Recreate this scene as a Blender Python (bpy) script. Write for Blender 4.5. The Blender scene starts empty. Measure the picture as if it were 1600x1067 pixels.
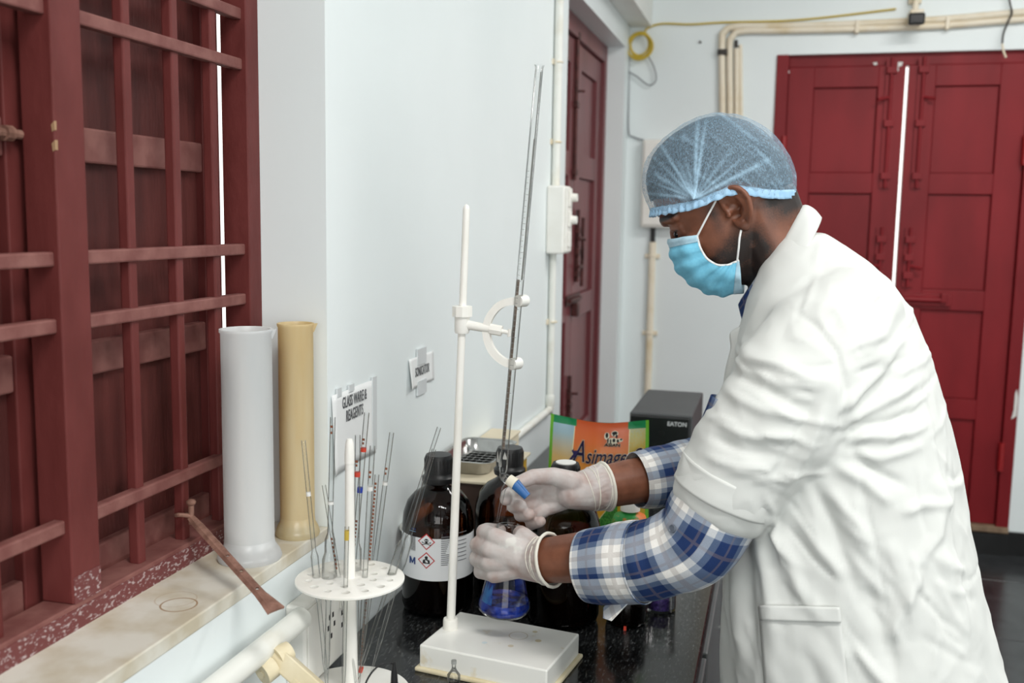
import bpy, bmesh, math, random
import numpy as np
from mathutils import Vector, Matrix, Euler, noise
from mathutils.bvhtree import BVHTree

random.seed(7)
scene = bpy.context.scene
COL = scene.collection
PI = math.pi

# ------------------------------------------------------------------ camera
# solved from the photograph's vanishing points (35 mm lens, slight pitch, yaw and roll)
FPX = 1556.0
CAM = np.array([0.68, 0.0, 1.52])
_dy = np.array([420 / FPX, 188.5 / FPX, -1.0]); _dy /= np.linalg.norm(_dy)
_up = np.array([0.123, 7.82, 1.0]); _up -= _up.dot(_dy) * _dy; _up /= np.linalg.norm(_up)
_dx = np.cross(_dy, _up)
CR = np.stack([_dx, _dy, _up])
cam_data = bpy.data.cameras.new('camera')
cam_data.sensor_width = 36.0
cam_data.lens = FPX / 1600 * 36
cam_data.clip_start = 0.02
cam_data.dof.use_dof = True
cam_data.dof.focus_distance = 1.55
cam_data.dof.aperture_fstop = 4.5
cam = bpy.data.objects.new('camera', cam_data)
COL.objects.link(cam)
m4 = Matrix([[*CR[0], CAM[0]], [*CR[1], CAM[1]], [*CR[2], CAM[2]], [0, 0, 0, 1]])
cam.matrix_world = m4
scene.camera = cam

# ------------------------------------------------------------------ light and exposure
scene.view_settings.view_transform = 'Standard'
scene.view_settings.look = 'None'
scene.view_settings.gamma = 1.0
scene.view_settings.use_curve_mapping = False
scene.view_settings.exposure = -0.16
world = bpy.data.worlds.new('world'); scene.world = world
world.use_nodes = True
wbg = world.node_tree.nodes['Background']
wbg.inputs[0].default_value = (1.0, 0.97, 0.93, 1); wbg.inputs[1].default_value = 2.2

def area(name, loc, rot, sx, sy, power, col=(1, 1, 1)):
    d = bpy.data.lights.new(name, 'AREA'); d.shape = 'RECTANGLE'; d.size = sx; d.size_y = sy
    d.energy = power; d.color = col
    o = bpy.data.objects.new(name, d); COL.objects.link(o)
    o.location = loc; o.rotation_euler = rot
    return o
# ceiling lamps of the room
area('ceiling_lamp_light', (1.7, 2.9, 2.93), (0, 0, 0), 1.2, 0.35, 40, (1.0, 0.98, 0.95))
area('ceiling_lamp_light', (1.3, 0.2, 2.93), (0, 0, 0), 1.2, 0.35, 44, (1.0, 0.98, 0.95))
# broad unseen fill lights added at the right wall and behind the camera
area('wall_fill_light', (3.55, 1.0, 1.75), (0, PI / 2, 0), 1.3, 1.8, 22, (1.0, 0.985, 0.96))
area('wall_fill_light', (1.7, -2.35, 1.8), (PI / 2, 0, 0), 2.2, 1.3, 50, (1.0, 0.985, 0.96))

# ------------------------------------------------------------------ helpers
def at(px, py, X=None, Y=None, Z=None):
    """the point of the room measured at a photo pixel, on the plane X, Y or Z = const"""
    d = CR @ np.array([(px - 800) / FPX, -(py - 533.5) / FPX, -1.0])
    if X is not None: t = (X - CAM[0]) / d[0]
    elif Y is not None: t = (Y - CAM[1]) / d[1]
    else: t = (Z - CAM[2]) / d[2]
    return Vector(CAM + t * d)

def S(r, g, b):
    def f(c):
        c /= 255.0
        return c / 12.92 if c <= 0.04045 else ((c + 0.055) / 1.055) ** 2.4
    return (f(r), f(g), f(b), 1.0)

def mul(c, k): return (c[0] * k, c[1] * k, c[2] * k, 1.0)

MATS = {}
def nodes(name):
    m = bpy.data.materials.new(name); m.use_nodes = True
    MATS[name] = m
    nt = m.node_tree
    return m, nt, nt.nodes['Principled BSDF'], nt.nodes['Material Output']

def pm(name, col, rough=0.5, metal=0.0, col2=None, vscale=6.0, stretch=(1, 1, 1), detail=4.0,
       lo=0.35, hi=0.65, bump=0.0, bscale=80.0, spec=0.5, rvar=0.0, sss=0.0, trans=0.0, ior=1.45, coat=0.0):
    """principled material with noise-driven colour variation, roughness variation and fine relief"""
    m, nt, b, out = nodes(name)
    b.inputs['Roughness'].default_value = rough
    b.inputs['Metallic'].default_value = metal
    b.inputs['Specular IOR Level'].default_value = spec
    b.inputs['IOR'].default_value = ior
    b.inputs['Transmission Weight'].default_value = trans
    b.inputs['Coat Weight'].default_value = coat
    if sss:
        b.inputs['Subsurface Weight'].default_value = sss
        b.inputs['Subsurface Radius'].default_value = (0.02, 0.008, 0.005)
        b.inputs['Subsurface Scale'].default_value = 0.5
    if col2 is None: col2 = mul(col, 0.9)
    tc = nt.nodes.new('ShaderNodeTexCoord')
    mp = nt.nodes.new('ShaderNodeMapping'); mp.inputs['Scale'].default_value = stretch
    nt.links.new(tc.outputs['Object'], mp.inputs['Vector'])
    nz = nt.nodes.new('ShaderNodeTexNoise'); nz.inputs['Scale'].default_value = vscale
    nz.inputs['Detail'].default_value = detail
    nt.links.new(mp.outputs[0], nz.inputs['Vector'])
    rp = nt.nodes.new('ShaderNodeValToRGB')
    rp.color_ramp.elements[0].position = lo; rp.color_ramp.elements[1].position = hi
    rp.color_ramp.elements[0].color = col2; rp.color_ramp.elements[1].color = col
    nt.links.new(nz.outputs['Fac'], rp.inputs[0])
    nt.links.new(rp.outputs[0], b.inputs['Base Color'])
    if rvar:
        mr = nt.nodes.new('ShaderNodeMapRange')
        mr.inputs['To Min'].default_value = max(0, rough - rvar); mr.inputs['To Max'].default_value = rough + rvar
        nt.links.new(nz.outputs['Fac'], mr.inputs['Value']); nt.links.new(mr.outputs[0], b.inputs['Roughness'])
    if bump:
        n2 = nt.nodes.new('ShaderNodeTexNoise'); n2.inputs['Scale'].default_value = bscale
        n2.inputs['Detail'].default_value = 3
        nt.links.new(mp.outputs[0], n2.inputs['Vector'])
        bp = nt.nodes.new('ShaderNodeBump'); bp.inputs['Strength'].default_value = bump
        bp.inputs['Distance'].default_value = 0.002
        nt.links.new(n2.outputs['Fac'], bp.inputs['Height']); nt.links.new(bp.outputs[0], b.inputs['Normal'])
    return m

def thin_glass(name, tint=(0.93, 0.95, 0.94), edge=(0.35, 0.37, 0.36), gloss=1.0, rough=0.03, blend=0.35):
    """thin-walled glass: clear face on, darker at grazing edges, fresnel reflection"""
    m, nt, b, out = nodes(name)
    nt.nodes.remove(b)
    lw = nt.nodes.new('ShaderNodeLayerWeight'); lw.inputs[0].default_value = blend
    mx = nt.nodes.new('ShaderNodeMix'); mx.data_type = 'RGBA'
    mx.inputs[6].default_value = (*tint, 1); mx.inputs[7].default_value = (*edge, 1)
    nt.links.new(lw.outputs['Facing'], mx.inputs[0])
    tr = nt.nodes.new('ShaderNodeBsdfTransparent'); nt.links.new(mx.outputs[2], tr.inputs[0])
    gl = nt.nodes.new('ShaderNodeBsdfGlossy'); gl.inputs['Roughness'].default_value = rough
    fr = nt.nodes.new('ShaderNodeFresnel'); fr.inputs[0].default_value = 1.45
    k = nt.nodes.new('ShaderNodeMath'); k.operation = 'MULTIPLY'; k.inputs[1].default_value = gloss
    nt.links.new(fr.outputs[0], k.inputs[0])
    ms = nt.nodes.new('ShaderNodeMixShader')
    nt.links.new(k.outputs[0], ms.inputs[0]); nt.links.new(tr.outputs[0], ms.inputs[1]); nt.links.new(gl.outputs[0], ms.inputs[2])
    nt.links.new(ms.outputs[0], out.inputs[0])
    return m

# ---- object bookkeeping
def wloc(o):
    v = Vector((0, 0, 0))
    while o is not None:
        v += o.location; o = o.parent
    return v

def tag(o, label=None, cat=None, group=None, kind=None):
    if label: o['label'] = label
    if cat: o['category'] = cat
    if group: o['group'] = group
    if kind: o['kind'] = kind
    return o

def thing(name, label, cat, loc, group=None, kind=None):
    o = bpy.data.objects.new(name, None); COL.objects.link(o)
    o.empty_display_size = 0.05; o.location = loc
    return tag(o, label, cat, group, kind)

def link(name, me, mat, parent=None, origin=None):
    """link a mesh whose vertices are in world coordinates; its origin goes to the parent's base (or `origin`)"""
    o = bpy.data.objects.new(name, me); COL.objects.link(o)
    if mat is not None and not me.materials: me.materials.append(mat)
    if parent is not None:
        o.parent = parent
        me.transform(Matrix.Translation(-wloc(parent)))
    elif origin is not None:
        me.transform(Matrix.Translation(-Vector(origin))); o.location = origin
    return o

class MB:
    """collects shapes of one part in world coordinates"""
    def __init__(s): s.bm = bmesh.new(); s.M = Matrix.Identity(4); s.flat = s.bm.faces.layers.int.new('flat')
    def at(s, M): s.M = M; return s
    def _v(s, p): return s.bm.verts.new(s.M @ Vector(p))
    def box(s, lo, hi, bevel=0.0, seg=2):
        x0, y0, z0 = lo; x1, y1, z1 = hi; n0 = len(s.bm.faces)
        v = [s._v(p) for p in ((x0, y0, z0), (x1, y0, z0), (x1, y1, z0), (x0, y1, z0), (x0, y0, z1), (x1, y0, z1), (x1, y1, z1), (x0, y1, z1))]
        f = [s.bm.faces.new([v[i] for i in q]) for q in ((0, 3, 2, 1), (4, 5, 6, 7), (0, 1, 5, 4), (1, 2, 6, 5), (2, 3, 7, 6), (3, 0, 4, 7))]
        if bevel:
            e = list({e for q in f for e in q.edges})
            bmesh.ops.bevel(s.bm, geom=e, offset=bevel, segments=seg, affect='EDGES', profile=0.5)
        lay_ = s.bm.faces.layers.int['flat']
        for q in list(s.bm.faces)[n0:]: q[lay_] = 1
        return s
    def lathe(s, prof, c=(0, 0, 0), n=32, closed=True, axis=None):
        """profile of (radius, height) turned about a vertical axis at c (or along `axis`)"""
        c = Vector(c)
        R = Matrix.Identity(3) if axis is None else Vector((0, 0, 1)).rotation_difference(Vector(axis)).to_matrix()
        rings = []
        for r, z in prof:
            if r < 1e-6: rings.append([s._v(c + R @ Vector((0, 0, z)))])
            else: rings.append([s._v(c + R @ Vector((r * math.cos(2 * PI * i / n), r * math.sin(2 * PI * i / n), z))) for i in range(n)])
        for a, b in zip(rings, rings[1:]):
            for i in range(n):
                j = (i + 1) % n
                if len(a) == 1 and len(b) == 1: continue
                if len(a) == 1: s.bm.faces.new((a[0], b[j], b[i]))
                elif len(b) == 1: s.bm.faces.new((a[i], a[j], b[0]))
                else: s.bm.faces.new((a[i], a[j], b[j], b[i]))
        if closed:
            if len(rings[0]) > 1: s.bm.faces.new(rings[0][::-1])
            if len(rings[-1]) > 1: s.bm.faces.new(rings[-1])
        return s
    def cyl(s, p0, p1, r0, r1=None, n=20):
        p0 = Vector(p0); p1 = Vector(p1); r1 = r0 if r1 is None else r1
        return s.lathe([(r0, 0), (r1, (p1 - p0).length)], p0, n, True, p1 - p0)
    def tube(s, pts, r, n=10, cap=True, closed=False, flat=1.0):
        """round tube along points; r a number or one radius per point"""
        pts = [Vector(p) for p in pts]; N = len(pts)
        rs = [r] * N if not hasattr(r, '__len__') else list(r)
        prev = None; rings = []
        for i, p in enumerate(pts):
            if closed: t = (pts[(i + 1) % N] - pts[i - 1])
            else: t = pts[min(i + 1, N - 1)] - pts[max(i - 1, 0)]
            t.normalize()
            if prev is None:
                u = Vector((0, 0, 1)) if abs(t.z) < 0.9 else Vector((1, 0, 0))
                u = (u - t * u.dot(t)).normalized()
            else: u = (prev - t * prev.dot(t)).normalized()
            prev = u; w = t.cross(u)
            rings.append([s._v(p + (u * math.cos(2 * PI * k / n) * flat + w * math.sin(2 * PI * k / n)) * rs[i]) for k in range(n)])
        pairs = list(zip(rings, rings[1:])) + ([(rings[-1], rings[0])] if closed else [])
        for a, b in pairs:
            for k in range(n):
                j = (k + 1) % n
                s.bm.faces.new((a[k], a[j], b[j], b[k]))
        if cap and not closed:
            s.bm.faces.new(rings[0][::-1]); s.bm.faces.new(rings[-1])
        return s
    def limb(s, pts, rad, n=14):
        """tapered limb with round ends (for bodies), closed"""
        pts = [Vector(p) for p in pts]; P = []; Rr = []
        t0 = (pts[1] - pts[0]).normalized(); t1 = (pts[-1] - pts[-2]).normalized()
        for a in (80, 55, 30): P.append(pts[0] - t0 * rad[0] * math.sin(math.radians(a))); Rr.append(rad[0] * math.cos(math.radians(a)))
        for p, r in zip(pts, rad): P.append(p); Rr.append(r)
        for a in (30, 55, 80): P.append(pts[-1] + t1 * rad[-1] * math.sin(math.radians(a))); Rr.append(rad[-1] * math.cos(math.radians(a)))
        return s.tube(P, Rr, n)
    def ball(s, c, r, u=16, v=10):
        """ellipsoid"""
        if not hasattr(r, '__len__'): r = (r, r, r)
        M = s.M @ Matrix.Translation(Vector(c)) @ Matrix.Diagonal((*r, 1))
        bmesh.ops.create_uvsphere(s.bm, u_segments=u, v_segments=v, radius=1.0, matrix=M)
        return s
    def prism(s, poly, ax, a0, a1):
        """2D polygon extruded along axis ax (0,1,2) from a0 to a1; polygon in the other two axes in order"""
        def mk(p, a):
            q = list(p); q.insert(ax, a); return s._v(q)
        A = [mk(p, a0) for p in poly]; B = [mk(p, a1) for p in poly]; n = len(poly)
        for i in range(n):
            j = (i + 1) % n
            s.bm.faces.new((A[i], A[j], B[j], B[i]))
        s.bm.faces.new(A[::-1]); s.bm.faces.new(B)
        return s
    def grid(s, rows, closed=False, cap=False, uvs=None):
        V = [[s._v(p) for p in r] for r in rows]
        m = len(V[0])
        if uvs is not None: lay = s.bm.loops.layers.uv.verify()
        for i in range(len(V) - 1):
            for j in range(m if closed else m - 1):
                k = (j + 1) % m
                f = s.bm.faces.new((V[i][j], V[i][k], V[i + 1][k], V[i + 1][j]))
                if uvs is not None:
                    for lp, (a, b) in zip(f.loops, ((i, j), (i, j + 1), (i + 1, j + 1), (i + 1, j))): lp[lay].uv = uvs(a, b)
        if cap:
            s.bm.faces.new(V[0][::-1]); s.bm.faces.new(V[-1])
        return s
    def mesh(s, name='m', recalc=True):
        if recalc: bmesh.ops.recalc_face_normals(s.bm, faces=s.bm.faces)
        me = bpy.data.meshes.new(name); s.bm.to_mesh(me); s.bm.free(); return me
    def build(s, name, mat, parent=None, smooth=35, origin=None):
        me = s.mesh(name)
        if smooth:
            for p in me.polygons: p.use_smooth = True
            me.set_sharp_from_angle(angle=math.radians(smooth))
            fa_ = me.attributes.get('flat'); fl_ = [d.value for d in fa_.data]
            for p in me.polygons: p.use_smooth = fl_[p.index] == 0
        return link(name, me, mat, parent, origin)

def mod_mesh(me, mods):
    """apply a list of modifiers [(type, {props})] to a mesh, return the resulting mesh"""
    o = bpy.data.objects.new('tmp', me); COL.objects.link(o)
    for t, pr in mods:
        m = o.modifiers.new('m', t)
        for k, v in pr.items(): setattr(m, k, v)
    dg = bpy.context.evaluated_depsgraph_get()
    r = bpy.data.meshes.new_from_object(o.evaluated_get(dg), depsgraph=dg)
    bpy.data.objects.remove(o)
    for p in r.polygons: p.use_smooth = True
    return r

def remesh(mb, vox, smooth=4, fac=0.5):
    return mod_mesh(mb.mesh(), [('REMESH', {'mode': 'VOXEL', 'voxel_size': vox, 'use_smooth_shade': True}),
                                ('SMOOTH', {'factor': fac, 'iterations': smooth})])

def co_array(me):
    a = np.empty(len(me.vertices) * 3); me.vertices.foreach_get('co', a); return a.reshape(-1, 3)
def no_array(me):
    a = np.empty(len(me.vertices) * 3); me.vertices.foreach_get('normal', a); return a.reshape(-1, 3)
def set_co(me, a):
    me.vertices.foreach_set('co', a.ravel()); me.update()

def text(name, s, M, size, mat, parent, bold=0.0, sx=1.0, shear=0.0, depth=0.0004, align='CENTER', spacing=1.0, lead=1.0):
    """flat printed lettering: text laid in the XY plane of matrix M"""
    c = bpy.data.curves.new('t', 'FONT'); c.body = s; c.size = size; c.align_x = align; c.align_y = 'CENTER'
    c.offset = bold * size; c.shear = shear; c.space_character = spacing; c.space_line = lead; c.resolution_u = 3
    c.extrude = depth / 2
    o = bpy.data.objects.new('t', c); COL.objects.link(o)
    dg = bpy.context.evaluated_depsgraph_get()
    me = bpy.data.meshes.new_from_object(o.evaluated_get(dg), depsgraph=dg)
    bpy.data.objects.remove(o)
    me.transform(M @ Matrix.Diagonal((sx, 1, 1, 1)))
    me.materials.clear()
    return link(name, me, mat, parent)

def frame(o, x, y):
    """4x4 with origin o, x axis along x, y axis near y"""
    x = Vector(x).normalized(); y = Vector(y); y = (y - x * y.dot(x)).normalized(); z = x.cross(y)
    m = Matrix.Identity(4)
    for i in range(3): m[i][0], m[i][1], m[i][2], m[i][3] = x[i], y[i], z[i], o[i]
    return m

def smooth_path(pts, n=8, closed=False):
    """Catmull-Rom through points"""
    P = [Vector(p) for p in pts]; out = []
    N = len(P)
    for i in range(N if closed else N - 1):
        g = (lambda k: P[k % N]) if closed else (lambda k: P[max(0, min(N - 1, k))])
        a, b, c, d = g(i - 1), g(i), g(i + 1), g(i + 2)
        for k in range(n):
            t = k / n
            out.append(0.5 * ((2 * b) + (c - a) * t + (2 * a - 5 * b + 4 * c - d) * t * t + (3 * b - a - 3 * c + d) * t ** 3))
    if not closed: out.append(P[-1])
    return out

def interp(xs, table):
    """piecewise-smooth table lookup (cosine-free linear via numpy)"""
    t = np.array(table, float); return [np.interp(xs, t[:, 0], t[:, i]) for i in range(1, t.shape[1])]

# ------------------------------------------------------------------ materials
pm('wall', S(236, 243, 244), 0.42, col2=S(230, 238, 239), vscale=1.6, bump=0.10, bscale=40)
pm('reveal_white', S(238, 239, 234), 0.5, col2=S(230, 231, 226), vscale=3, bump=0.1, bscale=40)
pm('ceiling', S(225, 227, 226), 0.7)
pm('floor_tile', S(52, 54, 56), 0.22, col2=S(34, 36, 38), vscale=14, detail=8)
pm('grout', S(90, 90, 88), 0.8)
pm('skirting_black', S(24, 24, 25), 0.25, col2=S(14, 14, 15), vscale=20)
pm('maroon', S(108, 52, 50), 0.5, col2=S(94, 42, 40), vscale=18, stretch=(1, 1, .4), bump=0.35, bscale=90, spec=.25)
pm('maroon_shutter', S(98, 50, 47), 0.5, col2=S(76, 38, 36), vscale=9, stretch=(1, 3, .5), bump=0.4, bscale=60, spec=.25)
pm('door_red', S(134, 34, 40), 0.4, col2=S(112, 25, 31), vscale=5, stretch=(1, 1, .3), bump=0.2, bscale=50, spec=.22)
pm('door_maroon', S(126, 66, 70), 0.38, col2=S(106, 52, 56), vscale=5, stretch=(1, 1, .3), bump=0.2, bscale=50)
pm('rust', S(150, 112, 98), 0.75, col2=S(114, 80, 68), vscale=60, bump=0.5, bscale=200)
pm('bolt_metal', S(96, 52, 50), 0.5, metal=0.3, col2=S(70, 40, 38), vscale=40)
pm('pvc_cream', S(236, 226, 206), 0.45, col2=S(222, 205, 172), vscale=9, lo=0.3, hi=0.55)
pm('pvc_white', S(236, 237, 231), 0.42, col2=S(220, 216, 202), vscale=12, lo=0.25, hi=0.5)
pm('plastic_white', S(246, 245, 240), 0.35, col2=S(238, 236, 228), vscale=10, lo=0.3, hi=0.6)
pm('plastic_aged', S(232, 222, 194), 0.45, col2=S(216, 202, 166), vscale=18)
pm('steel', S(190, 190, 188), 0.22, metal=1.0, col2=S(170, 170, 168), vscale=30)
pm('black_plastic', S(26, 26, 28), 0.4, col2=S(20, 20, 21), vscale=30)
pm('black_print', S(28, 28, 30), 0.6)
pm('grey_print', S(84, 86, 90), 0.7)
pm('paper', S(236, 238, 238), 0.7, col2=S(230, 232, 233), vscale=8)
pm('yellow_wire', S(206, 178, 62), 0.5)
pm('grey_wire', S(142, 146, 150), 0.5)
pm('dark_wire', S(52, 46, 42), 0.5)
pm('white_paint', S(226, 226, 222), 0.6)
pm('red_band', S(214, 74, 56), 0.4)
pm('blue_band', S(48, 74, 178), 0.4)
pm('yellow_band', S(204, 176, 76), 0.4)
pm('amber_print', S(140, 84, 60), 0.5)
pm('white_band', S(235, 235, 232), 0.4)
thin_glass('glass', (0.975, 0.98, 0.978), (0.82, 0.835, 0.83), 0.8, 0.03, 0.30)
thin_glass('amber_glass', (0.42, 0.22, 0.12), (0.10, 0.05, 0.03), 1.0, 0.04, 0.3)

# ------------------------------------------------------------------ the room shell
FLOOR = 0.13; CEIL = 3.0; BACK = 4.50; WT = 0.16
WIN = (0.42, 1.426, 1.02, 2.15)        # window opening: Y0, Y1, Z0, Z1
DR1 = (3.19, 4.37, FLOOR, 2.25)        # door opening in the left wall
DR2 = (at(1204, 300, Y=BACK).x, at(1593, 600, Y=BACK).x, FLOOR, at(1300, 84, Y=BACK).z)      # door opening in the back wall (X)

def struct(name, mb, mat, smooth=0):
    return tag(mb.build(name, MATS[mat], None, smooth), kind='structure')

w = MB()
def wl(y0, y1, z0, z1): w.box((-WT, y0, z0), (0, y1, z1))
wl(-2.4, WIN[0], FLOOR, CEIL); wl(WIN[0], WIN[1], FLOOR, WIN[2] - 0.02); wl(WIN[0], WIN[1], WIN[3], CEIL)
wl(WIN[1], DR1[0], FLOOR, CEIL); wl(DR1[0], DR1[1], DR1[3], CEIL); wl(DR1[1], BACK + 0.2, FLOOR, CEIL)
wall_left = struct('wall_left', w, 'wall')
w = MB()
def wb(x0, x1, z0, z1): w.box((x0, BACK, z0), (x1, BACK + 0.2, z1))
wb(0, DR2[0], FLOOR, CEIL); wb(DR2[0], DR2[1], DR2[3], CEIL); wb(DR2[1], 3.8, FLOOR, CEIL)
wall_back = struct('wall_back', w, 'wall')
struct('wall_right', MB().box((3.6, -2.4, FLOOR), (3.8, BACK, CEIL)), 'wall')
struct('wall_front', MB().box((0, -2.6, FLOOR), (3.8, -2.4, CEIL)), 'wall')
struct('ceiling', MB().box((-WT, -2.6, CEIL), (3.8, BACK + 0.2, CEIL + 0.12)), 'ceiling')
# concrete ledge running along the top of the left wall
struct('trim_2', MB().box((0.0, -2.4, 2.352), (0.095, BACK, CEIL), 0.004), 'reveal_white')
fl = struct('floor', MB().box((-WT, -2.6, FLOOR - 0.1), (3.8, BACK + 0.25, FLOOR - 0.004)), 'grout')
tile_me = MB().box((0.002, 0.002, -0.02), (0.598, 0.598, 0.0), 0.0012, 1).mesh('tile')
tile_me.materials.append(MATS['floor_tile'])
for i in range(6):
    for j in range(12):
        o = bpy.data.objects.new('tile', tile_me); COL.objects.link(o); o.parent = fl
        o.location = (0.0 + i * 0.6, -2.46 + j * 0.6, FLOOR)
sk = MB().box((DR2[1], BACK - 0.014, FLOOR), (3.6, BACK, FLOOR + 0.1)).box((0, BACK - 0.014, FLOOR), (DR2[0], BACK, FLOOR + 0.1))
sk.box((DR2[0], BACK - 0.03, FLOOR), (DR2[1], BACK + 0.1, at(1560, 822, Y=BACK).z - .026))
struct('baseboard_back', sk, 'skirting_black')

# window sill: stained stone slab with ring stains
def sill_mat():
    m, nt, b, out = nodes('sill_stone')
    tc = nt.nodes.new('ShaderNodeTexCoord')
    nz = nt.nodes.new('ShaderNodeTexNoise'); nz.inputs['Scale'].default_value = 14; nz.inputs['Detail'].default_value = 8
    nt.links.new(tc.outputs['Object'], nz.inputs['Vector'])
    rp = nt.nodes.new('ShaderNodeValToRGB'); e = rp.color_ramp.elements
    e[0].position = 0.36; e[0].color = S(196, 186, 164); e[1].position = 0.6; e[1].color = S(220, 217, 206)
    nt.links.new(nz.outputs['Fac'], rp.inputs[0])
    last = rp.outputs[0]
    for (x, y, r, wd, col, k) in ((-0.041, 1.073, 0.0225, 0.0016, S(150, 112, 70), 0.85), (-0.055, 1.088, 0.026, 0.0012, S(170, 140, 100), 0.35)):
        sub = nt.nodes.new('ShaderNodeVectorMath'); sub.operation = 'SUBTRACT'; sub.inputs[1].default_value = (x, y, 1.02)
        nt.links.new(tc.outputs['Object'], sub.inputs[0])
        mp = nt.nodes.new('ShaderNodeVectorMath'); mp.operation = 'MULTIPLY'; mp.inputs[1].default_value = (1, 1, 0)
        nt.links.new(sub.outputs[0], mp.inputs[0])
        ln = nt.nodes.new('ShaderNodeVectorMath'); ln.operation = 'LENGTH'; nt.links.new(mp.outputs[0], ln.inputs[0])
        a = nt.nodes.new('ShaderNodeMath'); a.operation = 'SUBTRACT'; a.inputs[1].default_value = r; nt.links.new(ln.outputs['Value'], a.inputs[0])
        ab = nt.nodes.new('ShaderNodeMath'); ab.operation = 'ABSOLUTE'; nt.links.new(a.outputs[0], ab.inputs[0])
        mr = nt.nodes.new('ShaderNodeMapRange'); mr.inputs['From Min'].default_value = wd * 0.4; mr.inputs['From Max'].default_value = wd
        mr.inputs['To Min'].default_value = k; mr.inputs['To Max'].default_value = 0
        nt.links.new(ab.outputs[0], mr.inputs['Value'])
        mx = nt.nodes.new('ShaderNodeMix'); mx.data_type = 'RGBA'; mx.inputs[7].default_value = col
        nt.links.new(mr.outputs[0], mx.inputs[0]); nt.links.new(last, mx.inputs[6]); last = mx.outputs[2]
    nt.links.new(last, b.inputs['Base Color']); b.inputs['Roughness'].default_value = 0.5
sill_mat()
struct('trim_1', MB().box((-WT, WIN[0], 1.0), (0.001, WIN[1] + 0.0, 1.02), 0.002), 'sill_stone')

# ------------------------------------------------------------------ window_1: grille frame, bars, wooden shutters
XF = -0.112; XB = -0.156
win = thing('window_1', None, None, (XF, WIN[0], WIN[2]), kind='structure')
fm = MATS['maroon']
def scraped():
    m, nt, b, out = nodes('maroon_scraped')
    tc = nt.nodes.new('ShaderNodeTexCoord')
    mp = nt.nodes.new('ShaderNodeMapping'); mp.inputs['Scale'].default_value = (1, 0.5, 1)
    nz = nt.nodes.new('ShaderNodeTexNoise'); nz.inputs['Scale'].default_value = 300; nz.inputs['Detail'].default_value = 5
    nt.links.new(tc.outputs['Object'], mp.inputs[0]); nt.links.new(mp.outputs[0], nz.inputs['Vector'])
    rp = nt.nodes.new('ShaderNodeValToRGB'); e = rp.color_ramp.elements
    e[0].position = 0.54; e[0].color = S(108, 54, 54); e[1].position = 0.64; e[1].color = S(176, 158, 158)
    nt.links.new(nz.outputs['Fac'], rp.inputs[0]); nt.links.new(rp.outputs[0], b.inputs['Base Color']); b.inputs['Roughness'].default_value = 0.6
scraped()
pm('maroon_dusty', S(134, 88, 82), 0.7, col2=S(114, 66, 62), vscale=30, bump=0.3)
MB().box((XB, 1.389, 1.055), (XF, WIN[1], 2.15), 0.0015).build('frame_jamb', fm, win)
MB().box((XB, WIN[0], 1.055), (XF, WIN[0] + 0.037, 2.15), 0.0015).build('frame_jamb', fm, win)
MB().box((XB, WIN[0], 2.11), (XF, WIN[1], 2.15), 0.0015).build('frame_head', fm, win)
rail = MB().box((XB, WIN[0], 1.02), (XF, WIN[1], 1.052), 0.0015).build('frame_sill', MATS['maroon_dusty'], win)
MB().box((XF, WIN[0], 1.02), (XF + 0.0012, WIN[1], 1.046)).build('scraped_face', MATS['maroon_scraped'], rail)
mul_o = MB().box((XB, 0.966, 1.052), (XF, 1.017, 2.12), 0.002).build('mullion', fm, win)
MB().box((XF, 0.968, 1.052), (XF + 0.0008, 1.016, 1.085)).build('scraped_face', MATS['maroon_scraped'], mul_o)
pm('chipped', S(164, 132, 100), 0.7)
for (z, y, h, ww) in ((1.606, 0.9662, 0.012, 0.003), (1.584, 0.9662, 0.013, 0.004)):
    MB().prism([(XF - 0.003, z), (XF + 0.0005, z + 0.002), (XF + 0.0006, z + h), (XF - 0.004, z + h - 0.004)], 1, y - 0.0006, y + ww).build('paint_chip', MATS['chipped'], mul_o)
bm_ = MATS['maroon_dusty']
BX = -0.128
for z in (1.147, 1.386, 1.463, 1.742, 1.816):
    MB().box((BX - 0.007, 1.016, z - 0.0085), (BX + 0.009, 1.390, z + 0.0085), 0.0025).build('grille_bar', bm_, win)
    MB().box((BX - 0.007, WIN[0] + 0.03, z - 0.0085), (BX + 0.009, 0.967, z + 0.0085), 0.0025).build('grille_bar', bm_, win)
for y in (1.118, 1.222, 1.318, 0.862, 0.758, 0.654, 0.55):
    MB().box((BX - 0.012, y - 0.008, 1.05), (BX + 0.004, y + 0.008, 2.115), 0.0025).build('grille_bar', fm, win)
# weld dust lumps where the bars cross
# shutters behind the grille
SX = -0.166
def shutter(y0, y1, stile=0.045):
    sh = MB().box((SX - 0.022, y0 + stile - 0.006, 1.05), (SX - 0.014, y1 - stile + 0.006, 2.14), 0.001).build('shutter', MATS['maroon_shutter'], win)
    for a, b in ((y0, y0 + stile), (y1 - stile, y1)):
        MB().box((SX - 0.03, a, 1.03), (SX, b, 2.16), 0.002).build('stile', fm, sh)
    for z in (1.06, 1.33, 1.6, 1.87, 2.13):
        MB().box((SX - 0.028, y0 + stile, z - 0.022), (SX - 0.002, y1 - stile, z + 0.022), 0.003).build('rail', MATS['maroon_dusty'], sh)
    return sh
s1 = shutter(1.008, 1.3985)
s2 = shutter(0.50, 0.996)
for (y, z) in ((1.03, 1.605), (0.955, 1.603)):
    MB().cyl((SX + 0.008, y - 0.05, z), (SX + 0.008, y + 0.012, z), 0.0055, n=10).cyl((SX + 0.008, y - 0.015, z), (SX + 0.008, y - 0.003, z), 0.009, n=10).build('shutter_bolt', MATS['rust'], win)
MB().cyl((SX + 0.012, 1.395, 1.07), (SX + 0.012, 1.395, 1.09), 0.008).build('hinge_pin', MATS['rust'], win)

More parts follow.
